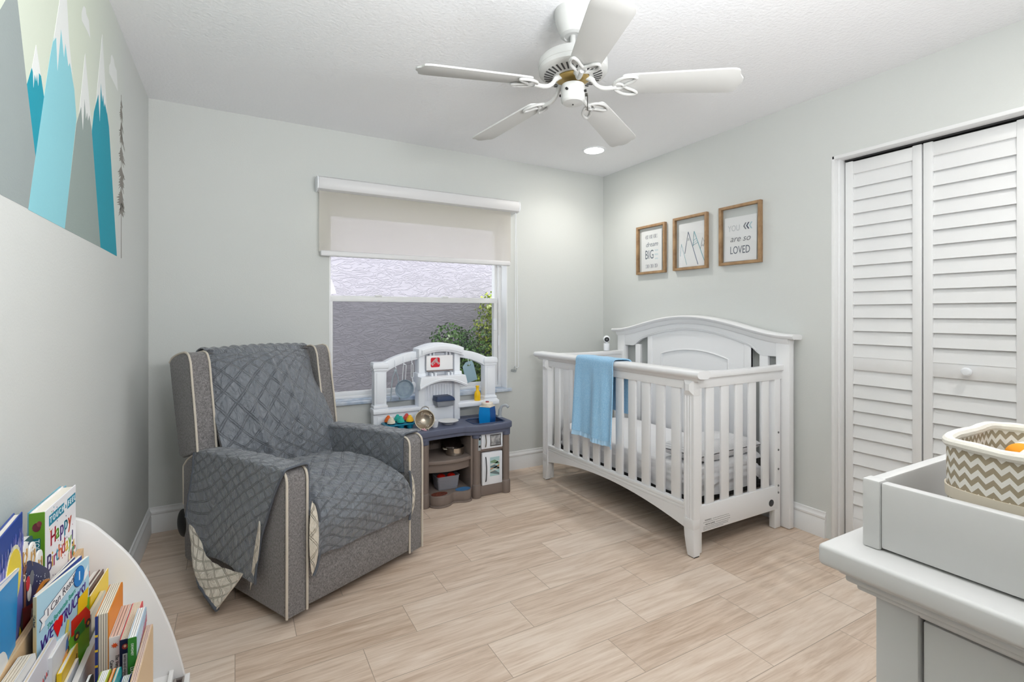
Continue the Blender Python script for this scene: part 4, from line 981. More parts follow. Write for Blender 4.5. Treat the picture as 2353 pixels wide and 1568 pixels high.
for (x, y), (cn, cv), nm in zip(slots, cols, names):
    p = XM @ V((x, y, .527)); ck = thing('toy_cupcake', nm, 'toy cupcake', p, 0, 'toy cupcakes in the muffin tray')
    pr = [(.016, .001), (.022, .008)]
    for k_ in range(5):
        r0 = (.0255, .0235, .0195, .0145, .009)[k_]; z0 = .008 + .0095 * k_; pr += [(r0, z0 + .002), (r0 + .001, z0 + .005), (r0 - .002, z0 + .0085)]
    pr = [(r, .0 + z * .86) for r, z in pr] + [(.004, .048), (0, .050)]
    MB().lathe(pr, (p.x, p.y, p.z), 24).build('frosting', P('toy frosting ' + cn, cv, .5), ck)
    MB().lathe([(.019, -.004), (.0235, .009)], (p.x, p.y, p.z), 24).build('cup', P('dark cup', (30, 62, 78), .5), ck)
# colander, cup, plate
cp_ = V((1.062, 3.045, .553)); dv = V((-.42, -.86, .30)).normalized(); XC = frame_tf(cp_, V((0, 0, 1)).cross(dv), dv.cross(V((0, 0, 1)).cross(dv)))
COLm = P('colander steel', (176, 166, 152), .34, .9)
CO = thing('toy_colander', 'small steel colander leaning with its opening to the room on the toy counter', 'colander', (cp_.x, cp_.y, .492))
MB().lathe([(0, -.042), (.026, -.040), (.046, -.026), (.057, -.006), (.061, .004), (.064, .005), (.064, .008), (.060, .008), (.054, -.004), (.044, -.023), (.025, -.036), (0, -.038)], n=44, X=XC, capb=False, capt=False).build('bowl', COLm, CO)
hl = MB()
for a0 in (.6, 2.0, 3.6, 5.1):
    for dr, da in ((0, 0), (.009, 0), (-.009, 0), (0, .22), (0, -.22), (.006, .16), (-.006, -.16)):
        r_ = .040 + dr; a_ = a0 + da; zz = -.0235 + (r_ - .040) * 1.2
        hl.cyl((r_ * math.cos(a_), r_ * math.sin(a_), zz - .0005), (r_ * math.cos(a_) * 1.0, r_ * math.sin(a_) * 1.0, zz + .0025), .0021, n=8, X=XC)
hl.build('holes', P('colander hole light', (236, 234, 228), .6), CO)
for s in (1, -1):
    MB().tube([(.030 * math.cos(a) * .9, s * (.058 + .024 * math.sin(a)), .004) for a in [i * PI / 10 for i in range(11)]], .0032, 8, X=XC).build('handle', CHROME, CO)
rb = MB().tube([(-.016, -.060, .010), (.004, -.066, .012), (.02, -.075, .010)], .005, 6, X=XC).tube([(.0, -.056, .012), (.008, -.074, .012)], .005, 6, X=XC)
rb.build('ribbon', P('pink ribbon', (222, 172, 178), .7), CO)
pcup = at(2, .515, 1001, 975)
cu_ = MB().lathe([(.018, 0), (.020, .003), (.027, .042), (.0285, .046), (.026, .046), (.0185, .006), (0, .005)], (pcup.x, pcup.y + .02, .491), 28, capt=False).build('toy_cup', WPLAST); tag(cu_, 'plain white toy cup half hidden behind the steel colander', 'toy cup')
pp = at(2, .512, 1030, 967)
PL = MB().lathe([(.034, 0), (.036, .004), (.05, .012), (.068, .020), (.070, .023), (.066, .023), (.046, .014), (0, .011)], (pp.x, pp.y, .4905), 40, capt=False).build('toy_plate', P('white plate', (228, 228, 228), .35)); tag(PL, 'white round toy plate lying below the coffee maker on the toy counter', 'toy plate')
# blue canister standing in the sink
cx_, cy_ = 1.535, 3.10
CN = thing('toy_canister', 'blue two-tone canister with a white lid standing in the toy sink', 'canister', (cx_, cy_, .459), 0)
def ngon(r, z, a0): return [(cx_ + r * math.cos(a0 + i * PI / 2), cy_ + r * math.sin(a0 + i * PI / 2), z) for i in range(4)]
cb = MB(); tb = bmesh.new(); a0 = math.radians(-8)
lv = [(.055, .4595), (.061, .50), (.062, .54), (.056, .585)]
rg = [[tb.verts.new(p) for p in ngon(r, z, a0)] for r, z in lv]
side = [[], [], [], []]
for A_, B_ in zip(rg, rg[1:]):
    for i in range(4): side[i].append(tb.faces.new((A_[i], A_[(i + 1) % 4], B_[(i + 1) % 4], B_[i])))
tb.faces.new(rg[0][::-1]); tb.faces.new(rg[-1])
for i in range(4):
    for f in side[i]: f.material_index = 0
mb = MB(); fidx = {f: (1 if i in (3,) else 0) for i in range(4) for f in side[i]}
tb.faces.ensure_lookup_table(); order = [fidx.get(f, 0) for f in tb.faces]
mb._add(tb); mb.bm.faces.ensure_lookup_table()
for f, k_ in zip(mb.bm.faces, order): f.material_index = k_
mb.build('canister_body', [P('bright blue', (10, 142, 222), .4), P('deep blue', (6, 84, 160), .4)], CN)
MB().prism([(x, y) for x, y, _ in ngon(.058, 0, a0)], .585, .594, 'z', .003).lathe([(.039, .594), (.041, .596), (.041, .612), (.038, .615), (0, .616)], (cx_, cy_, 0), 30).build('lid', P('canister lid', (232, 224, 212), .4), CN)
MB().lathe([(.012, .616), (.011, .622), (0, .623)], (cx_, cy_, 0), 16).build('lid_button', P('dark red', (150, 24, 40), .4), CN)
# pot with lid on the shelf
px_, py_ = 1.295, 3.11
STEEL = P('polished steel', (196, 188, 178), .12, 1)
PT = thing('toy_pot', 'shiny steel cooking pot on the middle shelf of the toy kitchen', 'pot', (px_, py_, .2865))
MB().lathe([(.058, .2868), (.062, .290), (.063, .335), (.066, .338), (.064, .340), (.060, .338), (.059, .292), (0, .291)], (px_, py_, 0), 40, capt=False).build('pot_body', STEEL, PT)
for s in (1, -1): MB().tube([(px_ + s * .062, py_ - .014, .327), (px_ + s * .083, py_ - .012, .330), (px_ + s * .083, py_ + .012, .330), (px_ + s * .062, py_ + .014, .327)], .004, 8).build('pot_handle', STEEL, PT)
XLd = Matrix.Translation((px_ - .006, py_ + .03, .352)) @ Matrix.Rotation(math.radians(48), 4, 'X')
MB().lathe([(.064, -.002), (.066, 0), (.064, .003), (.05, .010), (.02, .015), (0, .0155)], n=36, X=XLd, capb=True).build('lid', P('dark pan lid', (44, 36, 32), .12, .6), PT)
# grey bin with two red tomatoes
BNM = P('grey storage bin', (134, 134, 142), .6); xb, yb_ = 1.228, 3.105
BN = thing('toy_bin', 'grey ribbed plastic bin in the bottom of the toy kitchen', 'bin', (xb, yb_, .074))
def tray4(mb, x, y, z0, z1, wx, wy, gx, gy, th, m=0):
    o = [rrect(2 * wx, 2 * wy, .012), rrect(2 * (wx + gx), 2 * (wy + gy), .014)]; tb = bmesh.new()
    loops = [[tb.verts.new((x + p[0] * k_, y + p[1] * k_, z)) for p in P_] for P_, z, k_ in ((o[0], z0, 1), (o[1], z1, 1), (o[1], z1, 1 - th / wx), (o[0], z0 + th, 1 - th / wx))]
    n = len(loops[0])
    for A_, B_ in zip(loops, loops[1:]):
        for i in range(n): tb.faces.new((A_[i], A_[(i + 1) % n], B_[(i + 1) % n], B_[i]))
    tb.faces.new(loops[0][::-1]); tb.faces.new(loops[-1]); bmesh.ops.recalc_face_normals(tb, faces=tb.faces[:]); return mb._add(tb, m)
bn = tray4(MB(), xb, yb_, .0742, .160, .068, .048, .010, .008, .003)
for i in range(7):
    z_ = .086 + i * .010; k_ = (z_ - .074) / .086
    bn.tube([(xb + p[0], yb_ + p[1], z_) for p in rrect(2 * (.068 + .010 * k_), 2 * (.048 + .008 * k_), .013)], .0012, 4, closed=True)
bn.tube([(xb + p[0], yb_ + p[1], .160) for p in rrect(.157, .114, .015)], .0028, 6, closed=True)
bn.build('bin_body', BNM, BN)
for i, (dx, dy, nm) in enumerate(((-.036, -.008, 'red toy tomato at the left side of the grey bin'), (.034, -.010, 'red toy tomato at the right side of the grey bin'))):
    o = MB().lathe([(0, -.026), (.014, -.025), (.027, -.013), (.031, .0), (.027, .014), (.014, .023), (.004, .021), (0, .019)], (xb + dx, yb_ + dy, .145 if i == 0 else .142), 26, capb=False, capt=False).build('toy_tomato', P('tomato red', (206, 32, 20), .3)); tag(o, nm, 'toy vegetable')
    
# ---------------------------------------------------------------- recliner
UPH = fabric('grey heather upholstery', (96, 93, 94), (144, 141, 141), 420, .95, .002)
PIPE = P('cream piping', (206, 197, 184), .85)
CHR = math.radians(26.7)
RC = thing('wingback_recliner', 'grey wingback recliner armchair with cream piping in the left corner', 'armchair', (.172, 2.115, 0), CHR)
CWD = .748
def cb_(name, mb, mat, par=RC, **k): return mb.build(name, mat, par, world=False, **k)
INV_L = Matrix.Identity(4)
armp = [(.0, .035), (.0, .560)] + spline([(.0, .56), (.004, .584), (.018, .604), (.04, .610)], 4)[1:] + spline([(.04, .610), (.35, .600), (.66, .579), (.76, .560), (.83, .528), (.880, .486)], 4)[1:] + [(.878, .30), (.865, .05), (.85, .035)]
for x0, x1 in ((0, .094), (CWD - .094, CWD)):
    A_ = cb_('arm', MB().prism(armp, x0, x1, 'x', .014, 3), UPH)
    for xx in (x0 + .003, x1 - .003):
        pth = [(xx, y - .001 if y < .02 else y, z) for y, z in armp if z > .034][:-2]
        pth = [(xx, -.003, .036), (xx, -.004, .30)] + [(p[0], p[1] - .003 * (p[2] < .6), p[2] + .002 * (p[2] > .58)) for p in pth[1:]]
        MB().tube(pth, .0052, 8).build('piping', PIPE, A_, world=False)
# seat box and front footrest panel
def fpanel(u, v):
    x = lerp(.097, CWD - .097, u); z = lerp(.048, .330, v); bul = .012 * math.sin(PI * u) ** .5 * math.sin(PI * min(1, v * 1.1 + .05)) ** .6
    return (x, -.004 - bul + .008 * (1 - v) ** 6, z)
cb_('footrest_panel', MB().grid(fpanel, 24, 18).box((.097, .002, .048), (CWD - .097, .05, .33), .01), UPH)
cb_('seat_base', MB().box((.06, .03, .05), (CWD - .06, .86, .30), .01), UPH)
def seat(u, v, off=0, cov=False):
    """seat cushion: v 0 at the lower front edge, over the nose, to the back"""
    e = min(1, min(u, 1 - u) / .16); cr = e * (2 - e)
    x = lerp(.100, CWD - .100, u)
    pr = [(-.012, .237), (-.022, .30), (-.022, .36), (-.004, .415), (.045, .455), (.12, .474), (.25, .484), (.42, .480), (.56, .468), (.66, .455)]
    q = spline(pr, 5); t = v * (len(q) - 1); i = min(int(t), len(q) - 2); y = lerp(q[i][0], q[i + 1][0], t - i); z = lerp(q[i][1], q[i + 1][1], t - i)
    drop = .048 * (1 - cr) * (1 if z > .3 else (z - .237) / .063)
    return V((x, y - .016 * cr * (1 if z < .44 else max(0, 1 - (z - .44) / .03)) - off * (z < .46), z - drop + off * .8 + (.010 * cr * math.sin(PI * min(1, max(0, (y) / .6))))))
cb_('seat_cushion', MB().grid(lambda u, v: seat(u, v, -.004), 24, 40), UPH, soft=1.2)
# back: board with a padded front, and two wings
def backy(z): return table([.40, .50, .60, .80, 1.00, 1.06], [.615, .640, .672, .740, .808, .84], z)
def backp(u, v, off=0):
    """v 0 at the seat, up the front, over the crest and down behind"""
    q = spline([(.622, .44), (.648, .52), (.680, .62), (.745, .81), (.80, .96), (.832, 1.015), (.875, 1.04), (.93, 1.038), (.985, 1.005)], 6)
    t = v * (len(q) - 1); i = min(int(t), len(q) - 2); y = lerp(q[i][0], q[i + 1][0], t - i); z = lerp(q[i][1], q[i + 1][1], t - i)
    s = math.sin(PI * u); bul = .050 * s ** .7 * math.sin(PI * min(1, max(0, (z - .40) / .72)))
    side = .060 * (1 - s ** .5) * max(0, min(1, (z - .55) / .35))
    f = 1 if i < len(q) * .66 else 0
    return V((lerp(.082, CWD - .082, u), y + (side - bul) * f - off * f, z + off * (1 - f) + .006 * s * (1 - f)))
cb_('back_cushion', MB().grid(lambda u, v: backp(u, v, -.006), 20, 40), UPH, soft=1.2)
rearp = [(.70, .42), (.84, .98), (.875, 1.03), (.94, 1.035), (.995, 1.0), (1.0, .96), (.885, .50), (.85, .30)]
cb_('back_shell', MB().prism(rearp, .07, CWD - .07, 'x', .02, 3), UPH)
wing = [(.712, .582)] + spline([(.712, .582), (.735, .74), (.765, .90), (.780, .985), (.790, 1.015), (.808, 1.035), (.84, 1.042)], 4)[1:] + spline([(.84, 1.042), (.91, 1.030), (.975, 1.008), (1.008, .985)], 4)[1:] + [(.97, .82), (.895, .535), (.86, .53)]
for x0, x1, s in ((-.010, .080, 1), (CWD - .080, CWD + .010, -1)):
    W_ = cb_('wing', MB().prism(wing, x0, x1, 'x', .014, 3), UPH)
    for xx in (x0 + .003, x1 - .003):
        pth = [(xx, y - .003 if z < 1.0 else y, z + (.002 if z > 1.0 else 0)) for y, z in wing[:-3]]
        MB().tube(pth, .0052, 8).build('piping', PIPE, W_, world=False)
cb_('swivel_base', MB().lathe([(.28, 0), (.30, .004), (.30, .022), (.27, .03), (.12, .034), (.12, .055)], (CWD / 2, .46, 0), 48), P('dark swivel base', (26, 24, 24), .6))
cb_('recline_handle', MB().ball((.006, .885, .205), (.022, .045, .068), 20, 14), BLACK)

# ---------------------------------------------------------------- quilted cover on the recliner
def quilt_mat(name, col, col2, rough=.5, pitch=.060, sheen=.3):
    m = P(name, col, rough, sheen=sheen); nt = m.node_tree; b = nt.nodes['Principled BSDF']
    uv = nt.nodes.new('ShaderNodeUVMap'); sp = nt.nodes.new('ShaderNodeSeparateXYZ'); nt.links.new(uv.outputs[0], sp.inputs[0])
    def line(sg):
        a = mth(nt, 'ADD', mth(nt, 'MULTIPLY', sp.outputs[0], .8), mth(nt, 'MULTIPLY', sp.outputs[1], sg * 1.1)); fr_ = mth(nt, 'FRACT', mth(nt, 'DIVIDE', a, pitch * 1.25))
        d1 = mth(nt, 'ABSOLUTE', mth(nt, 'SUBTRACT', fr_, .44)); d2 = mth(nt, 'ABSOLUTE', mth(nt, 'SUBTRACT', fr_, .56))
        return mth(nt, 'MINIMUM', mth(nt, 'MULTIPLY', mth(nt, 'MINIMUM', d1, d2), 22), 1)
    puff = mth(nt, 'POWER', mth(nt, 'MULTIPLY', line(1), line(-1)), .5)
    tc = nt.nodes.new('ShaderNodeTexCoord')
    n = nt.nodes.new('ShaderNodeTexNoise'); n.inputs['Scale'].default_value = 17; n.inputs['Detail'].default_value = 3.5; n.inputs['Distortion'].default_value = 1.6
    mp = nt.nodes.new('ShaderNodeMapping'); mp.inputs['Scale'].default_value = (1.7, 1, .75); nt.links.new(tc.outputs['Object'], mp.inputs['Vector']); nt.links.new(mp.outputs[0], n.inputs['Vector'])
    h = mth(nt, 'ADD', puff, mth(nt, 'MULTIPLY', n.outputs['Fac'], 3.6))
    bp = nt.nodes.new('ShaderNodeBump'); bp.inputs['Strength'].default_value = .85; bp.inputs['Distance'].default_value = .006
    nt.links.new(h, bp.inputs['Height']); nt.links.new(bp.outputs['Normal'], b.inputs['Normal'])
    mix = nt.nodes.new('ShaderNodeMix'); mix.data_type = 'RGBA'; nt.links.new(puff, mix.inputs[0]); mix.inputs[6].default_value = rgba(col2); mix.inputs[7].default_value = rgba(col)
    nt.links.new(mix.outputs[2], b.inputs['Base Color'])
    return m
QUILT = quilt_mat('slate grey quilted cover', (112, 117, 125), (104, 109, 117), .40)
QUND = quilt_mat('cream patterned cover lining', (222, 214, 200), (204, 196, 180), .8, sheen=.1)
HEM = P('grey hem binding', (86, 92, 102), .55)
def wr(x, y, z, a, f=9): return a * wobble(x * f, y * f, z * f) + a * .5 * wobble(x * f * 2.7, y * f * 2.7, z * f * 2.2 + 5)
QC = thing('recliner_cover', 'slate grey quilted throw cover with cream lining draped over the recliner', 'chair cover', (.172, 2.115, 0), CHR)
def qb(name, mb, mat, par=QC, **k): return mb.build(name, mat, par, world=False, soft=1.4, **k)
def bq(u, v):
    p = backp(.02 + .96 * u, v, .012); z = p.z
    low = max(0, 1 - max(0, z - .42) / .42)
    # flares over the arm joint at the lower right, tucked at the left
    if u > .5: p.x += (u - .5) * 2 * .040 * math.sin(PI * min(1, max(0, (z - .40) / .45))); p.y -= .030 * ((u - .5) * 2) ** 2 * low
    else: p.x -= (.5 - u) * 2 * .018 * math.sin(PI * min(1, max(0, (z - .45) / .5)))
    ridge = .010 * math.exp(-((u - .47 - .10 * (1 - v)) / .022) ** 2) + .008 * math.exp(-((u - .68 + .1 * v) / .02) ** 2) + .018 * math.exp(-((u - .20 - .55 * max(0, .45 - v)) / .035) ** 2) * max(0, min(1, (.5 - v) * 5))
    p.y -= ridge * (1 if v < .66 else .2) + wr(p.x, z, 2, .0055, 8) + .0035 * math.sin(p.x * 85 + 4 * wobble(p.x * 4, z * 4, 3)) * (.4 + wobble(p.x * 5, z * 5, 8))
    p.z += wr(p.x, z, 7, .003, 14) + (.004 * math.sin(u * 70) * max(0, v - .62) / .2 if v > .62 else 0)
    return p
qb('back_panel', MB().grid(bq, 90, 110, us=.60, vs=.85, thick=.006), QUILT)
def sq(u, v):
    p = seat(.012 + .976 * u, .0 + v, .010)
    fld = .0035 * math.sin(p.y * 95 + 25 * (u - .5) ** 2 * 4 + 5 * wobble(p.x * 4, p.y * 4, 6)) * (.5 + wobble(p.x * 6, p.y * 6, 2)) + .006 * math.exp(-((v - .62 - .12 * u) / .02) ** 2) + .005 * math.sin((u * 14 + v * 22) + 3 * wobble(u * 3, v * 3)) * (.4 + .6 * math.sin(PI * v))
    p.z += fld * (1 if v > .3 else .3) + wr(p.x, p.y, 1, .006, 9); p.y -= (fld + wr(p.x, p.z, 4, .004, 9)) * (1 if v < .4 else 0)
    return p
qb('seat_panel', MB().grid(sq, 90, 100, us=.56, vs=.95, thick=.006), QUILT)
# left arm: inside, over the top, down the outside
def armsec(path):
    L = [0]
    for p, q in zip(path, path[1:]): L.append(L[-1] + math.hypot(p[0] - q[0], p[1] - q[1]))
    return L
def zlow(y): return table([.10, .17, .236, .541, .728, .76], [.15, .147, .155, .14, .27, .29], y)
def armtop(y): return table([0, .35, .66, .74, .80], [.621, .611, .591, .579, .556], y)
def la(u, v):
    # u along the arm (front to back), v across: 0 inside bottom .. 1 outside bottom
    y = lerp(.0, .745, u); zt = armtop(y)
    if v < .18: t = v / .18; x, z = .100, lerp(.47, zt - .014, t)
    elif v < .36:
        t = (v - .18) / .18; a = PI * t; x = .046 + .054 * math.copysign(abs(math.cos(a)) ** .45, math.cos(a)); z = zt - .014 + .018 * math.sin(a) ** .5
    else:
        t = (v - .36) / .64; zb = zlow(y); z = lerp(zt - .014, zb, t); x = -.008 - .022 * t * (.5 + .5 * math.sin(u * 7 + 1)) - .014 * t * t
        y = lerp(y, lerp(.125, .745, u), min(1, t * 1.6) ** .8)
        y += .02 * t * (1 - u)
    w_ = wr(y, z, x, .004, 10)
    return V((x - (w_ if v > .3 else -w_) , y, z + (w_ if .15 < v < .4 else 0)))
ARL = qb('left_arm_panel', MB().grid(la, 70, 110, us=.75, vs=.78, thick=.005), QUILT)
def hem(fn, edge, par, r=.005):
    pts = [fn(*edge(i / 60)) for i in range(61)]
    return qb('hem', MB().tube(pts, r, 6), HEM, par)
hem(la, lambda t: (0, t), ARL); hem(la, lambda t: (1, t), ARL)
# right arm panel
def ra(u, v):
    y = lerp(.035, .66, u); zt = armtop(y)
    if v < .55: t = v / .55; x, z = CWD - .098 - .006 * math.sin(PI * t), lerp(.435, zt - .012, t)
    else:
        t = (v - .55) / .45; a = PI * t * .75; x = CWD - .046 - .052 * math.copysign(abs(math.cos(a)) ** .45, math.cos(a)); z = zt - .014 + .018 * max(0, math.sin(a)) ** .5
    w_ = wr(y, z, 3, .0045, 11); return V((x - (w_ if v < .6 else 0), y, z + (w_ if v > .5 else 0)))
ARR = qb('right_arm_panel', MB().grid(ra, 60, 60, us=.62, vs=.30, thick=.005), QUILT)
hem(ra, lambda t: (0, t), ARR)
# turned-up corner showing the cream lining, hanging off the left arm
inner = spline([(-.030, .735, .285), (-.034, .64, .215), (-.04, .545, .150), (-.046, .39, .150), (-.040, .235, .165)], 6)
outer = spline([(-.024, .742, .275), (-.056, .625, .145), (-.088, .515, .080), (-.105, .40, .050), (-.108, .305, .030)], 6)
right = [(-.108, .295, .034), (-.042, .232, .165)]
def fl(u, v):
    i = u * (len(inner) - 1); k_ = min(int(i), len(inner) - 2); a = V(inner[k_]).lerp(V(inner[k_ + 1]), i - k_); b = V(outer[k_]).lerp(V(outer[k_ + 1]), i - k_)
    p = a.lerp(b, v); p.x -= .022 * math.sin(PI * v) * math.sin(PI * min(1, u * 1.1)) - .010 * math.exp(-((u - .62) / .08) ** 2) * math.sin(PI * v)
    p.x += wr(p.y, p.z, 9, .004, 14); return p
FLP = qb('turned_up_corner', MB().grid(fl, 50, 24, us=.55, vs=.2, thick=.006), QUND, label='cream patterned lining of the cover corner turned outward')
qb('hem', MB().tube([fl(i / 50, 1) for i in range(51)], .010, 8), HEM, FLP)
# lining showing beside the cover's front corner on the left arm
def fl2(u, v):
    z = lerp(.40, .115, u); y = lerp(.125, .175, u); wd = .028 * math.sin(PI * min(1, u * 1.05)) ** .7
    return V((-.030 - .004 * math.sin(PI * u) - .01 * u, y - wd * v + .012, z))
F2 = qb('lining_edge', MB().grid(fl2, 24, 4, us=.3, vs=.03, thick=.004), QUND, label='strip of cream lining')
# cream lining loops at the two front corners of the seat
def fl3(u, v):
    z = lerp(.475, .175, u); c = math.sin(PI * min(1, u * 1.02)) ** .55; x = .098 - .014 * c + (.046 * c) * v
    return V((x, -.028 - .018 * math.sin(PI * v) * c, z))
F3 = qb('seat_corner_lining', MB().grid(fl3, 30, 8, us=.3, vs=.05, thick=.004), QUND, label='cream lining at the left seat corner')
qb('hem', MB().tube([fl3(i / 30, 1) + V((.003, -.004, 0)) for i in range(31)], .006, 8), HEM, F3)
def fl4(u, v):
    z = lerp(.455, .215, u); c = math.sin(PI * min(1, u * 1.02)) ** .55; x = CWD - .112 + .012 * c + (.022 * c) * v
    return V((x, -.022 - .016 * math.sin(PI * v) * c, z))
F4 = qb('seat_corner_lining', MB().grid(fl4, 30, 8, us=.3, vs=.05, thick=.004), QUND, label='cream lining at the right seat corner')
qb('hem', MB().tube([fl4(i / 30, 0) + V((-.003, -.004, 0)) for i in range(31)], .006, 8), HEM, F4)
# ---------------------------------------------------------------- dresser with changing tray
DRM = P('dresser light grey paint', (202, 201, 200), .42)
dx0, dx1, dy0, dy1, dz = .729, 1.93, -.150, .407, .90
DR = thing('dresser', 'light grey painted dresser carrying the changing tray at the right of the photo', 'dresser', ((dx0 + dx1) / 2, (dy0 + dy1) / 2, 0))
MB().box((dx0, dy0 - .005, dz - .030), (dx1, dy1, dz), .006, 3).build('dresser_top', DRM, DR)
md = MB()
for o_, za, zb in ((.018, dz - .040, dz - .029), (.024, dz - .050, dz - .039), (.034, dz - .060, dz - .049)): md.box((dx0 + o_, dy0, za), (dx1 - o_, dy1 - o_, zb), .004)
md.build('top_moulding', DRM, DR)
bx0, bx1, by1 = dx0 + .052, dx1 - .052, dy1 - .050
for xa in (bx0, bx1 - .05):
    for ya in (dy0, by1 - .05): MB().box((xa, ya, 0), (xa + .05, ya + .05, dz - .052), .003).build('corner_post', DRM, DR)
MB().box((bx0 + .006, dy0 + .053, .10), (bx0 + .03, by1 - .053, dz - .075), .002).build('side_panel', DRM, DR)
MB().box((bx0 + .002, dy0 + .05, dz - .071), (bx0 + .04, by1 - .05, dz - .052), .002).box((bx0 + .002, dy0 + .05, .06), (bx0 + .04, by1 - .05, .10), .002).build('side_rail', DRM, DR)
MB().box((bx1 - .03, dy0 + .05, .06), (bx1 - .006, by1 - .05, dz - .052)).box((bx0 + .03, dy0, .06), (bx1 - .03, dy0 + .012, dz - .052)).box((bx0 + .03, dy0 + .012, .06), (bx1 - .03, by1 - .03, .08)).build('carcass', DRM, DR)
for i in range(3):
    za = .11 + i * .243
    for xa, xb in ((bx0 + .054, (bx0 + bx1) / 2 - .006), ((bx0 + bx1) / 2 + .006, bx1 - .054)):
        D_ = MB().box((xa, by1 - .022, za), (xb, by1 + .002, za + .233), .004).build('drawer', DRM, DR)
        MB().lathe([(.008, 0), (.008, .012), (.016, .018), (.017, .026), (0, .03)], n=20, X=frame_tf(((xa + xb) / 2, by1 + .002, za + .12), (1, 0, 0), (0, 0, 1)) @ Matrix.Rotation(PI, 4, 'X')).build('knob', CHROME, D_)
MB().box((bx0 + .05, by1 - .03, .06), (bx1 - .05, by1 - .004, .108)).build('front_rail', DRM, DR)
TY = thing('changing_tray', 'grey wooden changing tray with raised sides standing on the dresser top', 'changing tray', (1.18, .14, dz))
ty1, tx0, tx1, ty0, th_ = .372, .777, 1.62, -.11, .096
for xa, ya in ((tx0, ty1 - .022), (tx1 - .022, ty1 - .022), (tx0, ty0), (tx1 - .022, ty0)): MB().box((xa, ya, dz), (xa + .022, ya + .022, dz + th_), .003).build('corner_block', DRM, TY)
for nm_, a_, b_ in (('long_side', (tx0 + .022, ty1 - .018, dz + .001), (tx1 - .022, ty1 - .002, dz + th_ - .001)), ('long_side', (tx0 + .022, ty0 + .002, dz + .001), (tx1 - .022, ty0 + .018, dz + th_ - .001)),
    ('short_side', (tx0 + .003, ty0 + .022, dz + .003), (tx0 + .019, ty1 - .022, dz + th_ - .002)), ('short_side', (tx1 - .019, ty0 + .022, dz + .003), (tx1 - .003, ty1 - .022, dz + th_ - .002))):
    MB().box(a_, b_, .003).build(nm_, DRM, TY)
MB().box((tx0 + .018, ty0 + .017, dz + .0005), (tx1 - .018, ty1 - .017, dz + .008)).build('tray_floor', DRM, TY)
# chevron basket
def chevron_mat():
    m = P('chevron canvas', (225, 220, 212), .9); nt = m.node_tree; b = nt.nodes['Principled BSDF']
    uv = nt.nodes.new('ShaderNodeUVMap'); sp = nt.nodes.new('ShaderNodeSeparateXYZ'); nt.links.new(uv.outputs[0], sp.inputs[0])
    zig = mth(nt, 'ABSOLUTE', mth(nt, 'SUBTRACT', mth(nt, 'FRACT', mth(nt, 'DIVIDE', sp.outputs[0], .0145)), .5))
    f = mth(nt, 'FRACT', mth(nt, 'DIVIDE', mth(nt, 'ADD', sp.outputs[1], mth(nt, 'MULTIPLY', zig, .0165)), .0152)); g = mth(nt, 'LESS_THAN', f, .5)
    mix = nt.nodes.new('ShaderNodeMix'); mix.data_type = 'RGBA'; nt.links.new(g, mix.inputs[0]); mix.inputs[6].default_value = rgba((226, 221, 214)); mix.inputs[7].default_value = rgba((158, 144, 122))
    nt.links.new(mix.outputs[2], b.inputs['Base Color'])
    n = nt.nodes.new('ShaderNodeTexNoise'); n.inputs['Scale'].default_value = 600; tc = nt.nodes.new('ShaderNodeTexCoord'); nt.links.new(tc.outputs['Object'], n.inputs['Vector'])
    bp = nt.nodes.new('ShaderNodeBump'); bp.inputs['Strength'].default_value = .3; bp.inputs['Distance'].default_value = .001; nt.links.new(n.outputs['Fac'], bp.inputs['Height']); nt.links.new(bp.outputs['Normal'], b.inputs['Normal'])
    return m
CHV = chevron_mat(); CANV = P('cream canvas binding', (226, 221, 212), .9, bump=(300, .4, .001))
bkx0, bkx1, bky0, bky1, bz0, bz1 = .816, 1.03, -.03, .306, dz + .009, dz + .160
BK = thing('storage_basket', 'beige and white chevron canvas basket in the changing tray', 'basket', ((bkx0 + bkx1) / 2, (bky0 + bky1) / 2, bz0))
rr = rrect(bkx1 - bkx0, bky1 - bky0, .050, 8); cxb, cyb = (bkx0 + bkx1) / 2, (bky0 + bky1) / 2
per = [0]
for p, q in zip(rr, rr[1:] + rr[:1]): per.append(per[-1] + math.hypot(p[0] - q[0], p[1] - q[1]))
def ringp(u):
    d = (u % 1) * per[-1]
    for i in range(len(rr)):
        if d <= per[i + 1] + 1e-9:
            t = (d - per[i]) / max(1e-9, per[i + 1] - per[i]); a, b = rr[i], rr[(i + 1) % len(rr)]; return (lerp(a[0], b[0], t), lerp(a[1], b[1], t))
    return rr[0]
def wallp(u, v, s=1.0):
    x, y = ringp(u); z = lerp(bz0, bz1, v); k_ = s * (1 - .04 * (1 - v)) + .012 * math.sin(PI * v) + .008 * wobble(x * 12, y * 12, z * 9)
    return (cxb + x * k_, cyb + y * k_, z + .005 * wobble(x * 9 + 3, y * 9, 1) * v)
NBK = 160
bsk = MB().grid(lambda u, v: wallp(u, v), NBK, 14, us=per[-1], vs=bz1 - bz0).grid(lambda u, v: wallp(1 - u, v, .965), NBK, 10, us=per[-1], vs=bz1 - bz0)
bsk.prism([(cxb + x * .955, cyb + y * .955) for x, y in rr], bz0, bz0 + .003, 'z'); BW = bsk.build('basket_body', CHV, BK, soft=1.2)
MB().tube([(lambda p: (p[0], p[1], p[2] - .004))(wallp(i / 120, 1, .986)) for i in range(120)], [.0068 + .0010 * nz(i * .4, 2) for i in range(120)], 10, closed=True).build('rim', CANV, BK)
MB().grid(lambda u, v: wallp(u, lerp(.50, .595, v), 1.014), NBK, 3, thick=.002).build('band', P('beige canvas strap', (214, 203, 186), .9), BK)
kn = MB(); 
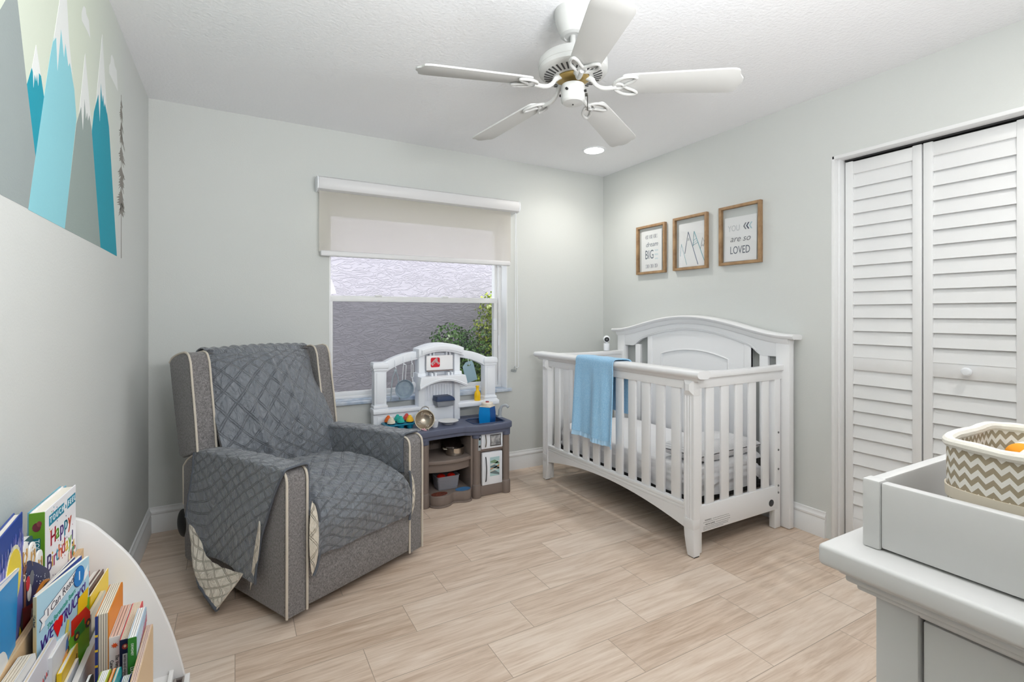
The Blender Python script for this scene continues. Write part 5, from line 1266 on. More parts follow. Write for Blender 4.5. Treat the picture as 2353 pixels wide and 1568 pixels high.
for i in range(5):
    p = wallp(.372, .12 + .18 * i, 1.03); kn.tube([(p[0] + .003 * math.sin(i), p[1], p[2] - .012), (p[0] - .004, p[1] + .003, p[2]), (p[0] + .002 * math.cos(i), p[1], p[2] + .014)], [.005, .0075, .005], 8)
kn.build('corner_strap', CANV, BK)
TB = thing('soft_toy', 'white soft toy with an orange and a green patch lying in the chevron basket', 'toy', (.975, .25, dz + .085))
XT = Matrix.Translation((.978, .250, dz + .120)) @ Matrix.Rotation(-1.15, 4, 'Z') @ Matrix.Rotation(1.5, 4, 'X')
MB().lathe([(0, -.052), (.016, -.050), (.0235, -.034), (.0235, .034), (.016, .050), (0, .052)], n=28, X=XT).build('body', P('white plush', (236, 232, 222), .9), TB)
MB().ball((.962, .258, dz + .131), (.019, .017, .015), 20, 14).build('patch', P('orange plush', (228, 146, 22), .8), TB)
MB().ball((1.000, .240, dz + .132), (.016, .016, .014), 20, 14).build('patch', P('green plush', (140, 178, 44), .8), TB)
tw2 = MB().ball((.915, .225, dz + .118), (.026, .024, .022), 22, 14).build('baby_rattle', P('cream toy plastic', (238, 226, 200), .5)); tag(tw2, 'cream rounded toy at the front of the chevron basket', 'toy')
CL = MB().grid(lambda u, v: (bkx0 + .03 + .165 * u, bky0 + .03 + .265 * v, dz + .070 + .018 * wobble(u * 3, v * 4, 3) - .03 * ((2 * u - 1) ** 4 + (2 * v - 1) ** 4)), 24, 30, thick=.02).build('folded_cloth', P('white muslin', (232, 230, 226), .95, bump=(90, .4, .002)), soft=1.3); tag(CL, 'white muslin cloth lying under the toys in the chevron basket', 'cloth')
# ---------------------------------------------------------------- tiered bookcase
PLY = P('light birch ply', (222, 192, 152), .55, var=(9, (208, 174, 130), .25)); BCW = P('bookcase white', (228, 227, 226), .45)
BX0, BX1, YI, YN = LX + .019, -.085, 1.485, .74
BCS = thing('bookcase', 'white tiered front-facing bookcase with rounded end panels full of books', 'bookcase', (-.25, 1.12, 0))
edge = spline([(BX0, .742), (-.372, .757), (-.335, .760), (-.300, .744), (-.271, .713), (-.221, .645), (-.182, .566), (-.147, .470), (-.124, .386), (-.106, .294), (-.090, .16), (-.082, .0)], 6)
for ya, yb in ((YI, YI + .015), (YN - .015, YN)):
    MB().prism([(BX0, 0)] + edge, ya, yb, 'y', .002).build('end_panel', BCW, BCS)
F1, F2, F3, F4 = .600, .455, .335, .06
def board(name, x, z0, z1, m=BCW, t=.011): return MB().box((x - t / 2, YN, z0), (x + t / 2, YI, z1), .0015).build(name, m, BCS)
board('back_board', BX0 + .006, .05, .70)
d1 = MB()
for i in range(3): d1.box((-.3165 + i * .0037, YN, F1 - .01), (-.3132 + i * .0037, YI, .686))
d1.build('divider', PLY, BCS)
board('divider', -.247, F2 - .01, .578, BCW, .010)
board('divider', -.1375, F3 - .01, .345, BCW, .010)
board('front_board', -.104, 0, .326)
for xa, xb, z in ((BX0, -.31, F1), (-.316, -.248, F2), (-.25, -.140, F3), (-.145, -.10, F4)): MB().box((xa, YN, z - .012), (xb, YI, z)).build('tier_floor', BCW, BCS)
FB = thing('fabric_bin', 'dark grey-brown fabric bin in the lowest front tier of the bookcase', 'bin', (-.14, 1.25, F4))
fb = MB(); x0, x1, y0, y1, z0, z1 = -.130, -.111, 1.02, 1.478, F4 + .001, .322
for a, b in (((x0, y0, z0), (x1, y0 + .004, z1)), ((x0, y1 - .004, z0), (x1, y1, z1)), ((x0, y0, z0), (x0 + .004, y1, z1)), ((x1 - .004, y0, z0), (x1, y1, z1)), ((x0, y0, z0), (x1, y1, z0 + .004))): fb.box(a, b, .0015)
fb.build('bin_body', fabric('dark taupe canvas', (84, 76, 74), (112, 102, 98), 500), FB)
MB().tube([(x0, y0, z1), (x1, y0, z1), (x1, y1, z1), (x0, y1, z1)], .003, 6, closed=True).build('binding', P('taupe binding', (150, 142, 138), .8), FB)

PAGE = P('paper pages', (236, 230, 218), .85); BPAGE = P('board pages', (226, 214, 194), .8); GAPM = P('page gap', (70, 58, 52), .9)
def cmat(c): return P('book cover %d %d %d' % c, c, .4)
def book(label, W, T_, px, x, anchor, yaw, floor, cov, spine=None, kind='hard', pages=None, art=None, spart=None, roll=0, leaves=5, top=None, open_spine=None, outline=None):
    """book standing on its tier; px = pixel of the spine-front-top ('near') or fore-edge-top ('far') corner on the plane x"""
    p = at(0, x, *px); ya = math.radians(yaw)
    if top: p.z = top
    if anchor == 'far': p = V((p.x - W * math.sin(ya), p.y - W * math.cos(ya), p.z + (W * math.sin(math.radians(roll)) if roll else 0)))
    Hh = p.z - floor - .0005
    if roll: Hh = Hh / math.cos(math.radians(roll)) - .002; base = V((p.x - Hh * math.sin(math.radians(roll)) * math.sin(ya), p.y - Hh * math.sin(math.radians(roll)) * math.cos(ya), p.z - Hh * math.cos(math.radians(roll))))
    else: base = V((p.x, p.y, floor + .0005))
    root = thing('picture_book', label, 'book', base, group="children's books in the bookcase", rot=(0, math.radians(roll), PI / 2 - ya))
    b = lambda mb, n, m, par=root, **k: mb.build(n, m, par, world=False, **k)
    cm = cmat(cov); sm = cmat(spine or cov)
    if kind == 'board':
        pg = MB(); n = leaves; t = (T_ - .0024) / n
        for i in range(n):
            y0 = .0012 + i * t; tb = .012
            pg.prism(outline(W, Hh) if outline else [(.001, 0), (W, 0), (W, Hh - tb), (W - .0035, Hh - .0035), (W - tb, Hh), (.001, Hh)], y0 + t * .10, y0 + t * .86, 'y')
        b(pg, 'pages', pages or BPAGE)
        g = MB().prism([(.002, .002), (W - .003, .002), (W - .003, Hh - .014), (W - .014, Hh - .003), (.002, Hh - .003)], .001, T_ - .001, 'y'); b(g, 'page_core', GAPM)
        sh = [(0, 0), (W, 0), (W, Hh - .012), (W - .0035, Hh - .0035), (W - .012, Hh), (0, Hh)]
        if outline: sh = outline(W, Hh)
        fc = MB().prism(sh, 0, .0012, 'y'); FC = b(fc, 'front_cover', cm); b(MB().prism(sh, T_ - .0012, T_, 'y'), 'back_cover', cm)
        if open_spine: SPN = b(MB().box((-.0008, T_ - .004, 0), (W * .3, T_ + .0002, Hh - .002)), 'spine', cmat(open_spine))
        else: SPN = b(MB().box((-.0008, 0, 0), (.0012, T_, Hh - .0005)), 'spine', sm)
    else:
        c = .0022 if kind == 'hard' else .0006; o = .003 if kind == 'hard' else 0
        b(MB().box((c, c, o), (W - o * 1.2, T_ - c, Hh - o)), 'pages', pages or PAGE)
        FC = b(MB().box((0, 0, 0), (W, c, Hh), c * .3, 1), 'front_cover', cm); b(MB().box((0, T_ - c, 0), (W, T_, Hh), c * .3, 1), 'back_cover', cm)
        SPN = b(MB().box((-.0006, 0, 0), (c, T_, Hh), c * .3, 1), 'spine', sm)
    if art:
        a = MB(); mats = []
        def ink(c):
            m = cmat(c)
            if m not in mats: mats.append(m)
            return mats.index(m)
        art(a, frame_tf((0, -.0002, 0), (1, 0, 0), (0, 0, 1)), W, Hh, ink); b(a, 'cover_artwork', mats, FC)
    if spart:
        a = MB(); mats = []
        def ink2(c):
            m = cmat(c)
            if m not in mats: mats.append(m)
            return mats.index(m)
        spart(a, frame_tf((-.001, T_ / 2, 0), (0, -1, 0), (0, 0, 1)), T_, Hh, ink2); b(a, 'spine_print', mats, SPN)
    return root
def poly(a, B, pts, c, lift=0): a.prism(pts, lift, lift + .0003, 'z', m=c, X=B)
def disc(a, B, x, y, rx, ry, c, lift=0, n=24): poly(a, B, [(x + rx * math.cos(2 * PI * i / n), y + ry * math.sin(2 * PI * i / n)) for i in range(n)], c, lift)
RW = Matrix.Rotation(-PI / 2, 4, 'Z')
def vtext(a, B, s, size, z, c, sx=1, dx=0): a.text(s, size, B @ T((dx, z, .0004)) @ RW, c, .0002, align='LEFT', sx=sx)
# --- top tier
def moon(a, B, W, Hh, ink):
    r = random.Random(4)
    poly(a, B, [(0, Hh - .060), (W, Hh - .048), (W, 0), (0, 0)], ink((108, 112, 186)), .0003)
    for i in range(90):
        x = r.uniform(0, W); z = Hh - .058 + .012 * x / W + r.uniform(-.012, .016); h = r.uniform(.006, .014); poly(a, B, [(x, z - h), (x + .0025, z), (x + .001, z + h)], ink((108, 112, 186) if i % 3 else (196, 198, 226)), .0006)
    disc(a, B, W - .058, Hh - .088, .046, .050, ink((244, 240, 206)), .0006); disc(a, B, W - .058, Hh - .090, .042, .045, ink((236, 212, 30)), .0009)
    poly(a, B, [(W - .10, 0), (W - .004, 0), (W - .008, Hh * .42), (W - .02, Hh * .34), (W - .05, Hh * .12)], ink((40, 34, 48)), .0012)
    poly(a, B, [(W - .046, Hh * .10), (W - .026, Hh * .14), (W - .018, Hh * .30), (W - .026, Hh * .34)], ink((224, 200, 30)), .0015)
book('tall blue hardcover picture book with a yellow moon at the left edge of the photo', .20, .012, (52, 1176), -.322, 'far', -4, F1, (24, 64, 150), kind='hard', art=moon)
def cyan(a, B, W, Hh, ink):
    poly(a, B, [(0, Hh - .012), (W, Hh - .004), (W, Hh), (0, Hh)], ink((236, 236, 236)), .0003)
    disc(a, B, W - .085, Hh * .34, .050, .055, ink((230, 232, 232)), .0003)
book('bright blue tilted picture book with a white circle in front of the tall moon book', .19, .006, (44, 1304), -.3140, 'far', -4, F1, (0, 140, 206), kind='paper', art=cyan, roll=9)
# die-cut board book with three rounded deer tabs
rp = at(0, -.321, 98, 1262); RD = thing('picture_book', 'white die-cut board book with three rounded reindeer-head tabs in the top tier', 'book', (rp.x, rp.y - .113, F1 + .0005), PI / 2, "children's books in the bookcase")
hd_ = rp.z - F1
def tab(x0, x1, zt):
    r = (x1 - x0) / 2; return [(x1, zt - r)] + [((x0 + x1) / 2 + r * math.cos(a), zt - r + r * math.sin(a)) for a in [i * PI / 10 for i in range(1, 10)]] + [(x0, zt - r)]
outl = [(0, 0), (.115, 0), (.115, hd_ * .35)] + tab(.078, .115, hd_ + .004) + tab(.040, .078, hd_ + .034) + tab(0, .040, hd_ + .050)
MB().prism(outl, 0, .003, 'y', .0004).build('front_leaf', P('board white', (238, 237, 234), .5), RD, world=False)
for k_ in range(3): MB().prism([(x * .985 - .003 * k_, z + .003 * k_) for x, z in outl], .0036 + .0034 * k_, .0064 + .0034 * k_, 'y').build('leaf', P('navy leaf', (36, 62, 100), .5) if k_ % 2 == 0 else P('board white', (238, 237, 234), .5), RD, world=False)
ra_ = MB(); B = frame_tf((0, -.0004, 0), (1, 0, 0), (0, 0, 1)); BR, AN, CRm = 0, 1, 2
for xc, zt, an in ((.097, hd_ + .004, 1), (.059, hd_ + .034, 2), (.020, hd_ + .050, 1)):
    disc(ra_, B, xc - .002, zt - .052, .0075, .013, BR); disc(ra_, B, xc - .004, zt - .062, .005, .006, CRm, .0003); disc(ra_, B, xc - .006, zt - .060, .0022, .0028, 3, .0006)
    poly(ra_, B, [(xc - .009, 0.02), (xc + .004, 0.02), (xc + .005, zt - .05), (xc - .004, zt - .06)], BR)
    for s in (1, -1):
        ra_.tube([(xc - .002 + s * .003, zt - .041, 0), (xc + s * .009, zt - .030, 0), (xc + s * .008, zt - .015, 0)], .0014, 5, m=AN, X=B); ra_.tube([(xc + s * .009, zt - .028, 0), (xc + s * .003, zt - .020, 0)], .001, 5, m=AN, X=B)
        poly(ra_, B, [(xc - .002 + s * .005, zt - .046), (xc + s * .013, zt - .042), (xc + s * .007, zt - .050)], BR)
    if an == 2:
        for i in range(14): disc(ra_, B, xc + rnd.uniform(-.009, .009), zt - .014 + rnd.uniform(-.009, .008), .0011, .0011, AN, .0002, 8)
ra_.build('cover_artwork', [P('deer brown', (134, 84, 62), .6), P('antler tan', (190, 150, 92), .6), P('deer cream', (228, 206, 176), .6), BLACK], RD, world=False)
def hbart(a, B, W, Hh, ink):
    cols = [(206, 24, 60), (110, 180, 40), (90, 50, 150), (30, 150, 180), (220, 90, 50)]
    for i, (s, c) in enumerate(zip('TOUCH', [(40, 140, 170)] * 5)):
        x = .028 + i * .0165; poly(a, B, [(x - .0075, Hh - .037), (x + .0075, Hh - .037), (x + .0075, Hh - .016), (x - .0075, Hh - .016)], ink(c)); a.text(s, .017, B @ T((x, Hh - .0265, .0006)), ink((246, 246, 246)))
    a.text('&', .012, B @ T((.112, Hh - .028, 0)), ink((40, 140, 170)))
    for i, s in enumerate('FEEL'):
        x = .127 + i * .0125; poly(a, B, [(x - .0058, Hh - .037), (x + .0058, Hh - .037), (x + .0058, Hh - .016), (x - .0058, Hh - .016)], ink((40, 140, 170))); a.text(s, .016, B @ T((x, Hh - .0265, .0006)), ink((246, 246, 246)))
    for i, (s, c) in enumerate(zip('Happy', cols)): a.text(s, .046, B @ T((.042 + i * .0235, Hh - .066 + .002 * (i % 2), 0)), ink(c), sx=.95)
    for dx in (.0008, -.0008):
        for i, (s, c) in enumerate(zip('Happy', cols)): a.text(s, .046, B @ T((.042 + i * .0235 + dx, Hh - .066 + .002 * (i % 2), 0)), ink(c), sx=.95)
    c2 = [(70, 40, 130), (230, 180, 40), (170, 40, 110), (50, 160, 190), (230, 110, 40), (200, 30, 60), (236, 200, 40), (120, 180, 50), (60, 40, 120)]
    for dx in (0, .0009):
        for i, (s, c, x) in enumerate(zip('Birthday!', c2, (.021, .0375, .050, .063, .079, .098, .118, .137, .152))): a.text(s, .046 if i else .050, B @ T((x + dx, Hh - .112 + .002 * (i % 2), 0)), ink(c), sx=.95)
    r = random.Random(8)
    for i in range(46):
        x, z = r.uniform(.004, W - .006), r.uniform(.05, Hh - .006); disc(a, B, x, z, .0011, .0017, ink(r.choice(c2)), 0, 6)
    for i, c in enumerate(((80, 160, 60), (90, 150, 60), (60, 150, 180))): poly(a, B, [(.004 + i * .016, Hh - .150), (.018 + i * .016, Hh - .156), (.012 + i * .016, Hh - .178)], ink(c))
    for i, c in enumerate(((206, 160, 60), (190, 50, 60), (140, 50, 140))): poly(a, B, [(W - .012 - i * .018, Hh - .118 - i * .016), (W - .026 - i * .018, Hh - .128 - i * .016), (W - .010 - i * .018, Hh - .142 - i * .016)], ink(c))
    for i in range(46):   # bunting, flowers and cake in bright blobs
        x = r.uniform(.035, W - .01); disc(a, B, x, r.uniform(.02, .03 + .085 * (x / W) ** 1.6), r.uniform(.004, .008), r.uniform(.004, .008), ink(r.choice([(220, 60, 50), (240, 170, 50), (60, 140, 80), (230, 130, 60), (190, 60, 90), (250, 220, 130), (30, 110, 90)])), .0003 + .00001 * i, 8)
    disc(a, B, W - .045, Hh - .150, .006, .016, ink((240, 230, 200)), .001, 12)
def hbsp(a, B, Tk, Hh, ink):
    disc(a, B, .0, Hh - .028, .0065, .009, ink((96, 34, 46)), 0, 10); disc(a, B, .004, Hh - .022, .004, .006, ink((120, 50, 56)), .0002, 8)
    poly(a, B, [(-.0055, Hh - .094), (.0055, Hh - .094), (.0055, Hh - .05), (-.0055, Hh - .05)], ink((30, 110, 124))); vtext(a, B, 'TOUCH', .0115, Hh - .052, ink((236, 240, 240)))
book('white Happy Birthday picture book with a green spine standing tallest in the top tier', .175, .024, (103, 1177), -.3265, 'near', 3, F1, (240, 240, 244), (92, 140, 34), 'hard', art=hbart, spart=hbsp)
book('light blue hardcover leaning behind the green-spined birthday book', .172, .012, (81, 1176), -.352, 'near', 3, F1, (120, 184, 206), (120, 184, 206), 'hard')
book('board book with dark gaps between white pages left of the green spine', .12, .020, (76, 1226), -.343, 'far', 2, F1, (60, 96, 112), None, 'board', leaves=6, pages=P('board white', (238, 237, 234), .5))
def sled(a, B, W, Hh, ink):
    k = lambda x, z: (x, z + .066 * (1 - x / W))
    poly(a, B, [(0, 0), (W, 0), (W, Hh * .62)] + [k(W * t, Hh * (.40 + .22 * t)) for t in (.8, .6, .4, .2, 0)], ink((140, 18, 26)))
    pts = spline([k(W * x, Hh * z) for x, z in ((.35, .45), (.5, .62), (.7, .76), (.9, .80), (.96, .70), (.85, .56))], 5); a.tube([(x, z, .0004) for x, z in pts], .004, 6, m=ink((206, 128, 40)), X=B)
    r = random.Random(6)
    for i in range(26):
        x, z = k(r.uniform(.004, W - .004), r.uniform(Hh * .74, Hh - .012)); disc(a, B, x, z, .0011, .0011, ink((230, 236, 244)), .0002, 6)
    for x, z, rx, ry, c, l in ((.30, .82, .010, .014, (110, 112, 116), .0004), (.22, .62, .009, .015, (226, 222, 214), .0004), (.17, .74, .008, .013, (206, 24, 34), .0006)): q = k(W * x, Hh * z); disc(a, B, q[0], q[1], rx, ry, ink(c), l)
    q = k(W * .42, Hh * .34); a.text('JOL', .026, B @ T((q[0], q[1], .0004)) @ Matrix.Rotation(-.30, 4, 'Z'), ink((222, 214, 206)))
book('navy and red sleigh board book with large pale letters in the top tier', .130, .0045, (115, 1306), -.3165, 'far', 2, F1, (24, 38, 88), (110, 16, 24), 'board', outline=lambda W, h: [(0, 0), (W, 0), (W, h - .012), (W - .006, h), (W - .02, h + .010), (W * .55, h + .036), (W * .25, h + .058), (0, h + .066)], art=sled, pages=P('board pale', (214, 226, 232), .6))
# --- second tier
def trucks(a, B, W, Hh, ink):
    sh = Matrix(((1, 0, 0, 0), (.32, 1, 0, 0), (0, 0, 1, 0), (0, 0, 0, 1)))
    w1 = (240, 240, 242); k = (50, 60, 90)
    X1 = B @ T((.018, Hh - .050, 0)) @ sh
    poly(a, X1, [(-.012, -.010), (.0, -.010), (.0, -.004), (.092, -.004), (.092, .016), (.0, .016), (.0, .010), (-.012, .012), (-.006, .0)], ink(k)); poly(a, X1, [(-.0105, -.009), (.001, -.009), (.001, -.003), (.091, -.003), (.091, .015), (.001, .015), (.001, .009), (-.0105, .011), (-.005, .0)], ink(w1), .0003)
    a.text('I Can Read!', .0185, X1 @ T((.045, .006, .0007)), ink((70, 66, 80)), sx=.88)
    X2 = B @ T((.113, Hh - .023, 0)); disc(a, X2, 0, 0, .0165, .019, ink((30, 60, 130)), .0004); disc(a, X2, 0, 0, .0155, .018, ink((14, 120, 196)), .0007); a.text('1', .024, X2 @ T((0, 0, .0012)), ink(w1))
    poly(a, B, [(.128, Hh - .026), (.142, Hh - .014), (.139, Hh - .022), (.142, Hh - .032), (.128, Hh - .040)], ink(w1), .0003)
    a.text('The Berenstain Bears', .0135, B @ T((.026, Hh - .068, 0)) @ sh, ink((40, 150, 130)), align='LEFT', sx=.66)
    pl = ink((76, 44, 140))
    for dx in (0, .0009):
        a.text('TRUCKS!', .031, B @ T((.058 + dx, Hh - .080, 0)) @ sh, pl, shear=.15, align='LEFT', sx=.60); a.text('WE', .029, B @ T((.007 + dx, Hh - .092, 0)) @ sh, pl, shear=.15, align='LEFT', sx=.75)
    hx, hz, r_ = .054, Hh - .080, .0085; rd = ink((222, 20, 28)); disc(a, B, hx - .0055, hz + .004, .007, .008, rd); disc(a, B, hx + .0055, hz + .006, .007, .008, rd, .0002); poly(a, B, [(hx - .012, hz + .002), (hx + .0125, hz + .003), (hx - .002, hz - .020)], rd, .0004)
    gr = ink((110, 190, 50)); poly(a, B, [(.045, .0), (W, .0), (W, Hh - 0.080), (.135, Hh - 0.078), (.10, Hh - 0.110), (.06, Hh - 0.150)], gr)
    poly(a, B, [(.09, Hh - 0.095), (.132, Hh - 0.090), (.148, Hh - 0.110), (.148, Hh - 0.125), (.09, Hh - 0.125)], ink((206, 44, 32)), .0004); poly(a, B, [(.110, Hh - 0.065), (.142, Hh - 0.058), (.138, Hh - 0.092), (.108, Hh - 0.094)], ink((236, 196, 30)), .0007)
    poly(a, B, [(.098, Hh - 0.118), (.128, Hh - 0.110), (.130, Hh - 0.135), (.100, Hh - 0.136)], ink((24, 140, 60)), .0009); poly(a, B, [(.012, Hh - 0.200), (.03, Hh - 0.160), (.038, Hh - 0.165), (.022, Hh - 0.205)], ink((232, 170, 30)), .0006); poly(a, B, [(.028, Hh - 0.185), (.05, Hh - 0.140), (.058, Hh - 0.150), (.04, Hh - 0.195)], ink((70, 120, 160)), .0007)
    for x, z in ((.105, Hh - 0.132), (.14, Hh - 0.128), (.075, Hh - 0.140)): disc(a, B, x, z, .008, .008, ink((60, 62, 66)), .0011); disc(a, B, x, z, .0035, .0035, ink((226, 170, 60)), .0014)
    poly(a, B, [(.068, Hh - 0.120), (.078, Hh - 0.085), (.084, Hh - 0.088), (.078, Hh - 0.125)], ink((226, 214, 100)), .0008)
def trsp(a, B, Tk, Hh, ink): vtext(a, B, 'I Can Read!', .0042, Hh - .03, ink((60, 50, 60)))
book('light blue WE love TRUCKS paperback in the middle tier of the bookcase', .146, .005, (84, 1373), -.290, 'near', 16, F2, (170, 208, 226), (214, 196, 150), 'paper', art=trucks, spart=trsp)
book('white-topped blue paperback behind the trucks book, nearest to it', .150, .006, (86, 1369), -.2985, 'near', 11, F2, (52, 80, 160), None, 'paper')
book('thin dark blue paperback against the wooden divider behind the trucks book', .150, .004, (87, 1368), -.3045, 'near', 7, F2, (40, 66, 140), None, 'paper')
book('orange-red thin book showing one corner right of the trucks book', .10, .004, (206, 1312), -.291, 'far', 4, F2, (222, 56, 34), None, 'paper')
BRN = (92, 62, 56)
book('brown board book with a white top edge right of the trucks book', .125, .009, (184, 1371), -.281, 'near', 4, F2, (214, 204, 198), BRN, 'board', leaves=2, pages=P('board white', (238, 237, 234), .5))
book('brown hardcover beside the yellow cover in the middle tier', .125, .009, (194, 1372), -.271, 'near', 4, F2, BRN, BRN, 'hard')
book('thin book with a plain yellow cover in the middle tier', .130, .003, (208, 1371), -.2645, 'near', 3, F2, (242, 206, 20), None, 'paper')
book('small cream board book in front of the plain yellow cover', .110, .007, (210, 1412), -.2560, 'near', 2, F2, (206, 202, 184), None, 'board', leaves=3)
book('thick white board book with rounded corners and cream pages at the bottom left', .16, .018, (83, 1493), -.283, 'far', 2, F2, (234, 234, 232), None, 'board', leaves=4)
def lettr(a, B, W, Hh, ink):
    r = random.Random(5)
    for i in range(7): x = W - .07 + i * .008; a.tube([(x, Hh - .045, 0), (x + .003, Hh - .037, 0), (x + .006, Hh - .045, 0)], .0008, 4, m=ink(r.choice([(150, 90, 160), (120, 130, 140), (200, 90, 90)])), X=B)
    for i in range(6): poly(a, B, [(W - .05 + i * .008, Hh - .10 + .005 * i), (W - .043 + i * .008, Hh - .10 + .005 * i), (W - .045 + i * .008, Hh - .075 + .005 * i)], ink(r.choice([(220, 90, 60), (60, 150, 200), (90, 170, 70)])))
book('pale grey picture book with small coloured drawings at the bottom left', .15, .006, (130, 1456), -.2745, 'far', 1, F2, (224, 222, 230), None, 'board', leaves=2, art=lettr)
def kids(a, B, W, Hh, ink):
    poly(a, B, [(W - .035, Hh - .03), (W - .012, Hh - .03), (W - .012, Hh - .005), (W - .03, Hh - .012)], ink((40, 110, 190))); poly(a, B, [(W - .06, Hh - .06), (W - .03, Hh - .055), (W - .028, Hh - .03), (W - .05, Hh - .035)], ink((236, 160, 90)), .0002); poly(a, B, [(W - .075, Hh - .07), (W - .05, Hh - .06), (W - .05, Hh - .045), (W - .07, Hh - .05)], ink((130, 190, 70)), .0004)
    poly(a, B, [(W - .022, Hh - .018), (W - .014, Hh - .012), (W - .012, Hh - .002), (W - .02, Hh - .006)], ink((240, 180, 40)), .0006)
book('white board book with blue and orange pictures in front of the trucks book', .10, .010, (165, 1436), -.2665, 'far', 2, F2, (230, 232, 234), None, 'board', leaves=4, pages=P('board white', (238, 237, 234), .5), art=kids)
def yel(a, B, W, Hh, ink):
    for i in range(6): a.tube([(W - .055 + i * .007, Hh - .045 + i * .004, 0), (W - .051 + i * .007, Hh - .037 + i * .004, 0)], .0008, 4, m=ink((90, 80, 50)), X=B)
book('yellow-covered book with scribbled letters and white pages by the white divider', .10, .007, (182, 1470), -.2590, 'far', 1, F2, (240, 200, 24), None, 'board', leaves=3, pages=P('board white', (238, 237, 234), .5), art=yel)
def dred(a, B, W, Hh, ink):
    disc(a, B, W - .035, Hh - .055, .028, .035, ink((92, 34, 30))); poly(a, B, [(W - .02, Hh - .03), (W - .004, Hh - .02), (W - .004, Hh - .06)], ink((232, 170, 40)), .0003)
book('white book with a dark red picture lowest against the white divider', .10, .0045, (181, 1512), -.2545, 'far', 1, F2, (220, 224, 230), None, 'paper', art=dred)
# --- third tier
def navsp(a, B, Tk, Hh, ink):
    for z in (.035, .062, .09): poly(a, B, [(-Tk / 2 - .0003, Hh - z - .004), (-Tk / 2 + .004, Hh - z - .004), (-Tk / 2 + .004, Hh - z), (-Tk / 2 - .0003, Hh - z)], ink((226, 186, 40)))
book('board book with an orange cover and navy spine edge in the third tier', .132, .0195, (250, 1409), -.2025, 'near', 0, F3, (236, 140, 18), None, 'board', leaves=5, spart=navsp, open_spine=(30, 50, 120))
def catsp(a, B, Tk, Hh, ink):
    pts = [((.0055 if i % 2 else .0028) * math.cos(i * PI / 8), Hh - .016 + (.0055 if i % 2 else .0028) * math.sin(i * PI / 8)) for i in range(16)]; poly(a, B, pts, ink((226, 86, 30)))
    vtext(a, B, 'The Very Hungry', .0075, Hh - .034, ink((60, 58, 60)), dx=.0035, sx=.85); vtext(a, B, 'Caterpillar', .0075, Hh - .042, ink((60, 58, 60)), dx=-.0045, sx=.85)
book('board book with a white spine and a small orange star in the third tier', .125, .0168, (277, 1460), -.1852, 'near', 0, F3, (226, 222, 214), (226, 222, 216), 'board', leaves=3, pages=P('pinkish pages', (214, 186, 172), .8), spart=catsp)
def wrsp(a, B, Tk, Hh, ink):
    poly(a, B, [(-.0035, Hh - .125), (.0035, Hh - .125), (.0035, Hh - .026), (-.0035, Hh - .026)], ink((222, 214, 204))); vtext(a, B, 'write-and-wipe', .0068, Hh - .028, ink((96, 70, 66)), sx=.9); disc(a, B, 0, Hh - .013, .0045, .005, ink((170, 60, 50))); disc(a, B, 0, Hh - .012, .002, .0025, ink((236, 190, 150)), .0003)
book('book with a navy spine and a coral front cover among the third tier board books', .145, .016, (300, 1466), -.1682, 'near', 0, F3, (232, 96, 100), (24, 32, 64), 'board', leaves=6, spart=wrsp)
def llsp(a, B, Tk, Hh, ink): vtext(a, B, 'DEWDNEY', .0052, Hh - .010, ink((226, 236, 220)), sx=.85); vtext(a, B, 'LLAMA LLAMA', .0085, Hh - .052, ink((238, 244, 234)), sx=.8)
def llart(a, B, W, Hh, ink):
    r = random.Random(9)
    for i in range(9): poly(a, B, [(.03 + i * .010, Hh - .05 + i * .002), (.036 + i * .010, Hh - .05 + i * .002), (.034 + i * .010, Hh - .030 + i * .002)], ink((222, 110, 120)))
    for i in range(6): disc(a, B, .02 + i * .018, Hh - .075 + .006 * (i % 2), .010, .008, ink((140, 176, 206)))
book('light blue board book with a green lettered spine in the third tier', .115, .0126, (314, 1463), -.1548, 'near', 0, F3, (186, 212, 232), (52, 128, 44), 'board', leaves=3, art=llart, spart=llsp, pages=P('board white', (238, 237, 234), .5))
WP = P('board white', (238, 237, 234), .5)
book('thin black board book standing first in the front row by the white divider', .09, .006, (216, 1541), -.2070, 'far', 1, F3, (34, 30, 34), None, 'board', leaves=2, pages=WP)
book('white-paged board book with a lime green edge in the front row', .09, .0125, (257, 1530), -.1840, 'far', 1, F3, (176, 196, 60), None, 'board', leaves=4, pages=WP)
book('thin orange board book in the front row of the third tier', .09, .0035, (269, 1527), -.1785, 'far', 1, F3, (226, 130, 50), None, 'board', leaves=1)
book('teal board book with a rounded corner in the front row of the third tier', .09, .005, (280, 1525), -.1725, 'far', 1, F3, (20, 160, 170), None, 'board', leaves=2)
book('navy-covered board book with white pages in the front row beside the beige book', .09, .013, (305, 1541), -.1580, 'far', 1, F3, (34, 56, 130), None, 'board', leaves=4, pages=WP)
book('plain beige board book with layered page edges at the right end of the third tier', .20, .010, (352, 1428), -.1432, 'far', 0, F3, (224, 194, 156), (224, 194, 156), 'board', leaves=3, pages=P('pinkish pages', (214, 186, 172), .8))
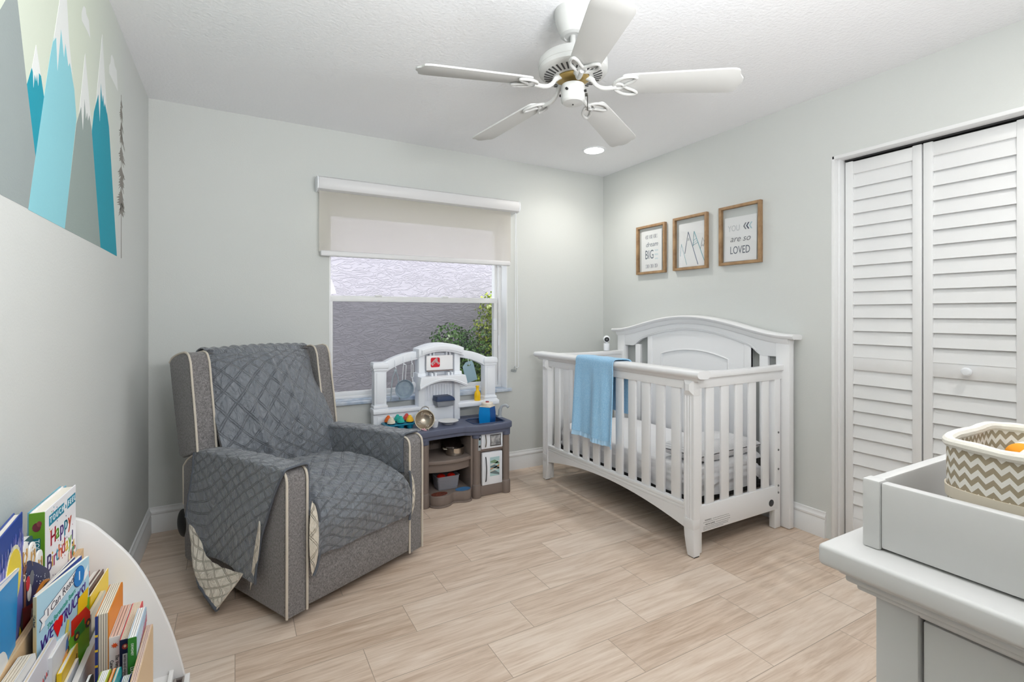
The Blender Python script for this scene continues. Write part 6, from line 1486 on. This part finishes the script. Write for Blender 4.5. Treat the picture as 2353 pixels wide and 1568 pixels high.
# ---------------------------------------------------------------- light
w = bpy.data.worlds.new('World'); S.world = w; w.use_nodes = True
bg = w.node_tree.nodes['Background']; bg.inputs[0].default_value = (.90, .95, 1, 1); bg.inputs[1].default_value = 2.1
def lamp(kind, name, loc, energy, size=1, size_y=None, rot=(0, 0, 0), col=(1, 1, 1), spot=None):
    d = bpy.data.lights.new(name, kind); d.energy = energy; d.color = col
    if kind == 'AREA':
        d.size = size
        if size_y: d.shape = 'RECTANGLE'; d.size_y = size_y
    elif kind == 'SUN': d.angle = size
    else: d.shadow_soft_size = size
    if spot: d.spot_size = spot[0]; d.spot_blend = spot[1]
    o = bpy.data.objects.new(name, d); COL.objects.link(o); o.location = loc; o.rotation_euler = rot
    return o
R_ = math.radians
lamp('SUN', 'sun', (0, -4, 9), 2.6, R_(.6), rot=(R_(38), 0, R_(-25)), col=(1, .96, .9))
lamp('SPOT', 'recessed lamp glow', (2.311, 2.896, 2.425), 13, .07, spot=(R_(150), .8), col=(1, .96, .9))
lamp('AREA', 'added fill light', (.74, -.12, 1.62), 40, .9, .5, rot=(R_(142), R_(-6), 0), col=(1, 1, 1))  # unseen soft fill added behind the camera to brighten ceiling and walls
lamp('SPOT', 'recessed lamp glow by the closet', (2.311, .35, 2.425), 12, .09, spot=(R_(155), .9), col=(1, .98, .95))
# ---------------------------------------------------------------- camera and view
cd = bpy.data.cameras.new('camera'); cam = bpy.data.objects.new('camera', cd); COL.objects.link(cam)
cam.location = (0, 0, H); cam.rotation_euler = (PI / 2, 0, -YAW)
cd.sensor_fit = 'HORIZONTAL'; cd.sensor_width = 36; cd.lens = 36 * FPX / 2353
cd.shift_y = -(784 - HY) / 2353; cd.clip_start = .02
S.camera = cam
vs = S.view_settings
vs.view_transform = 'Standard'; vs.look = 'None'; vs.exposure = 0.86; vs.gamma = 1; vs.use_curve_mapping = False
S.cycles.max_bounces = 9; S.cycles.diffuse_bounces = 5; S.cycles.caustics_reflective = False; S.cycles.caustics_refractive = False
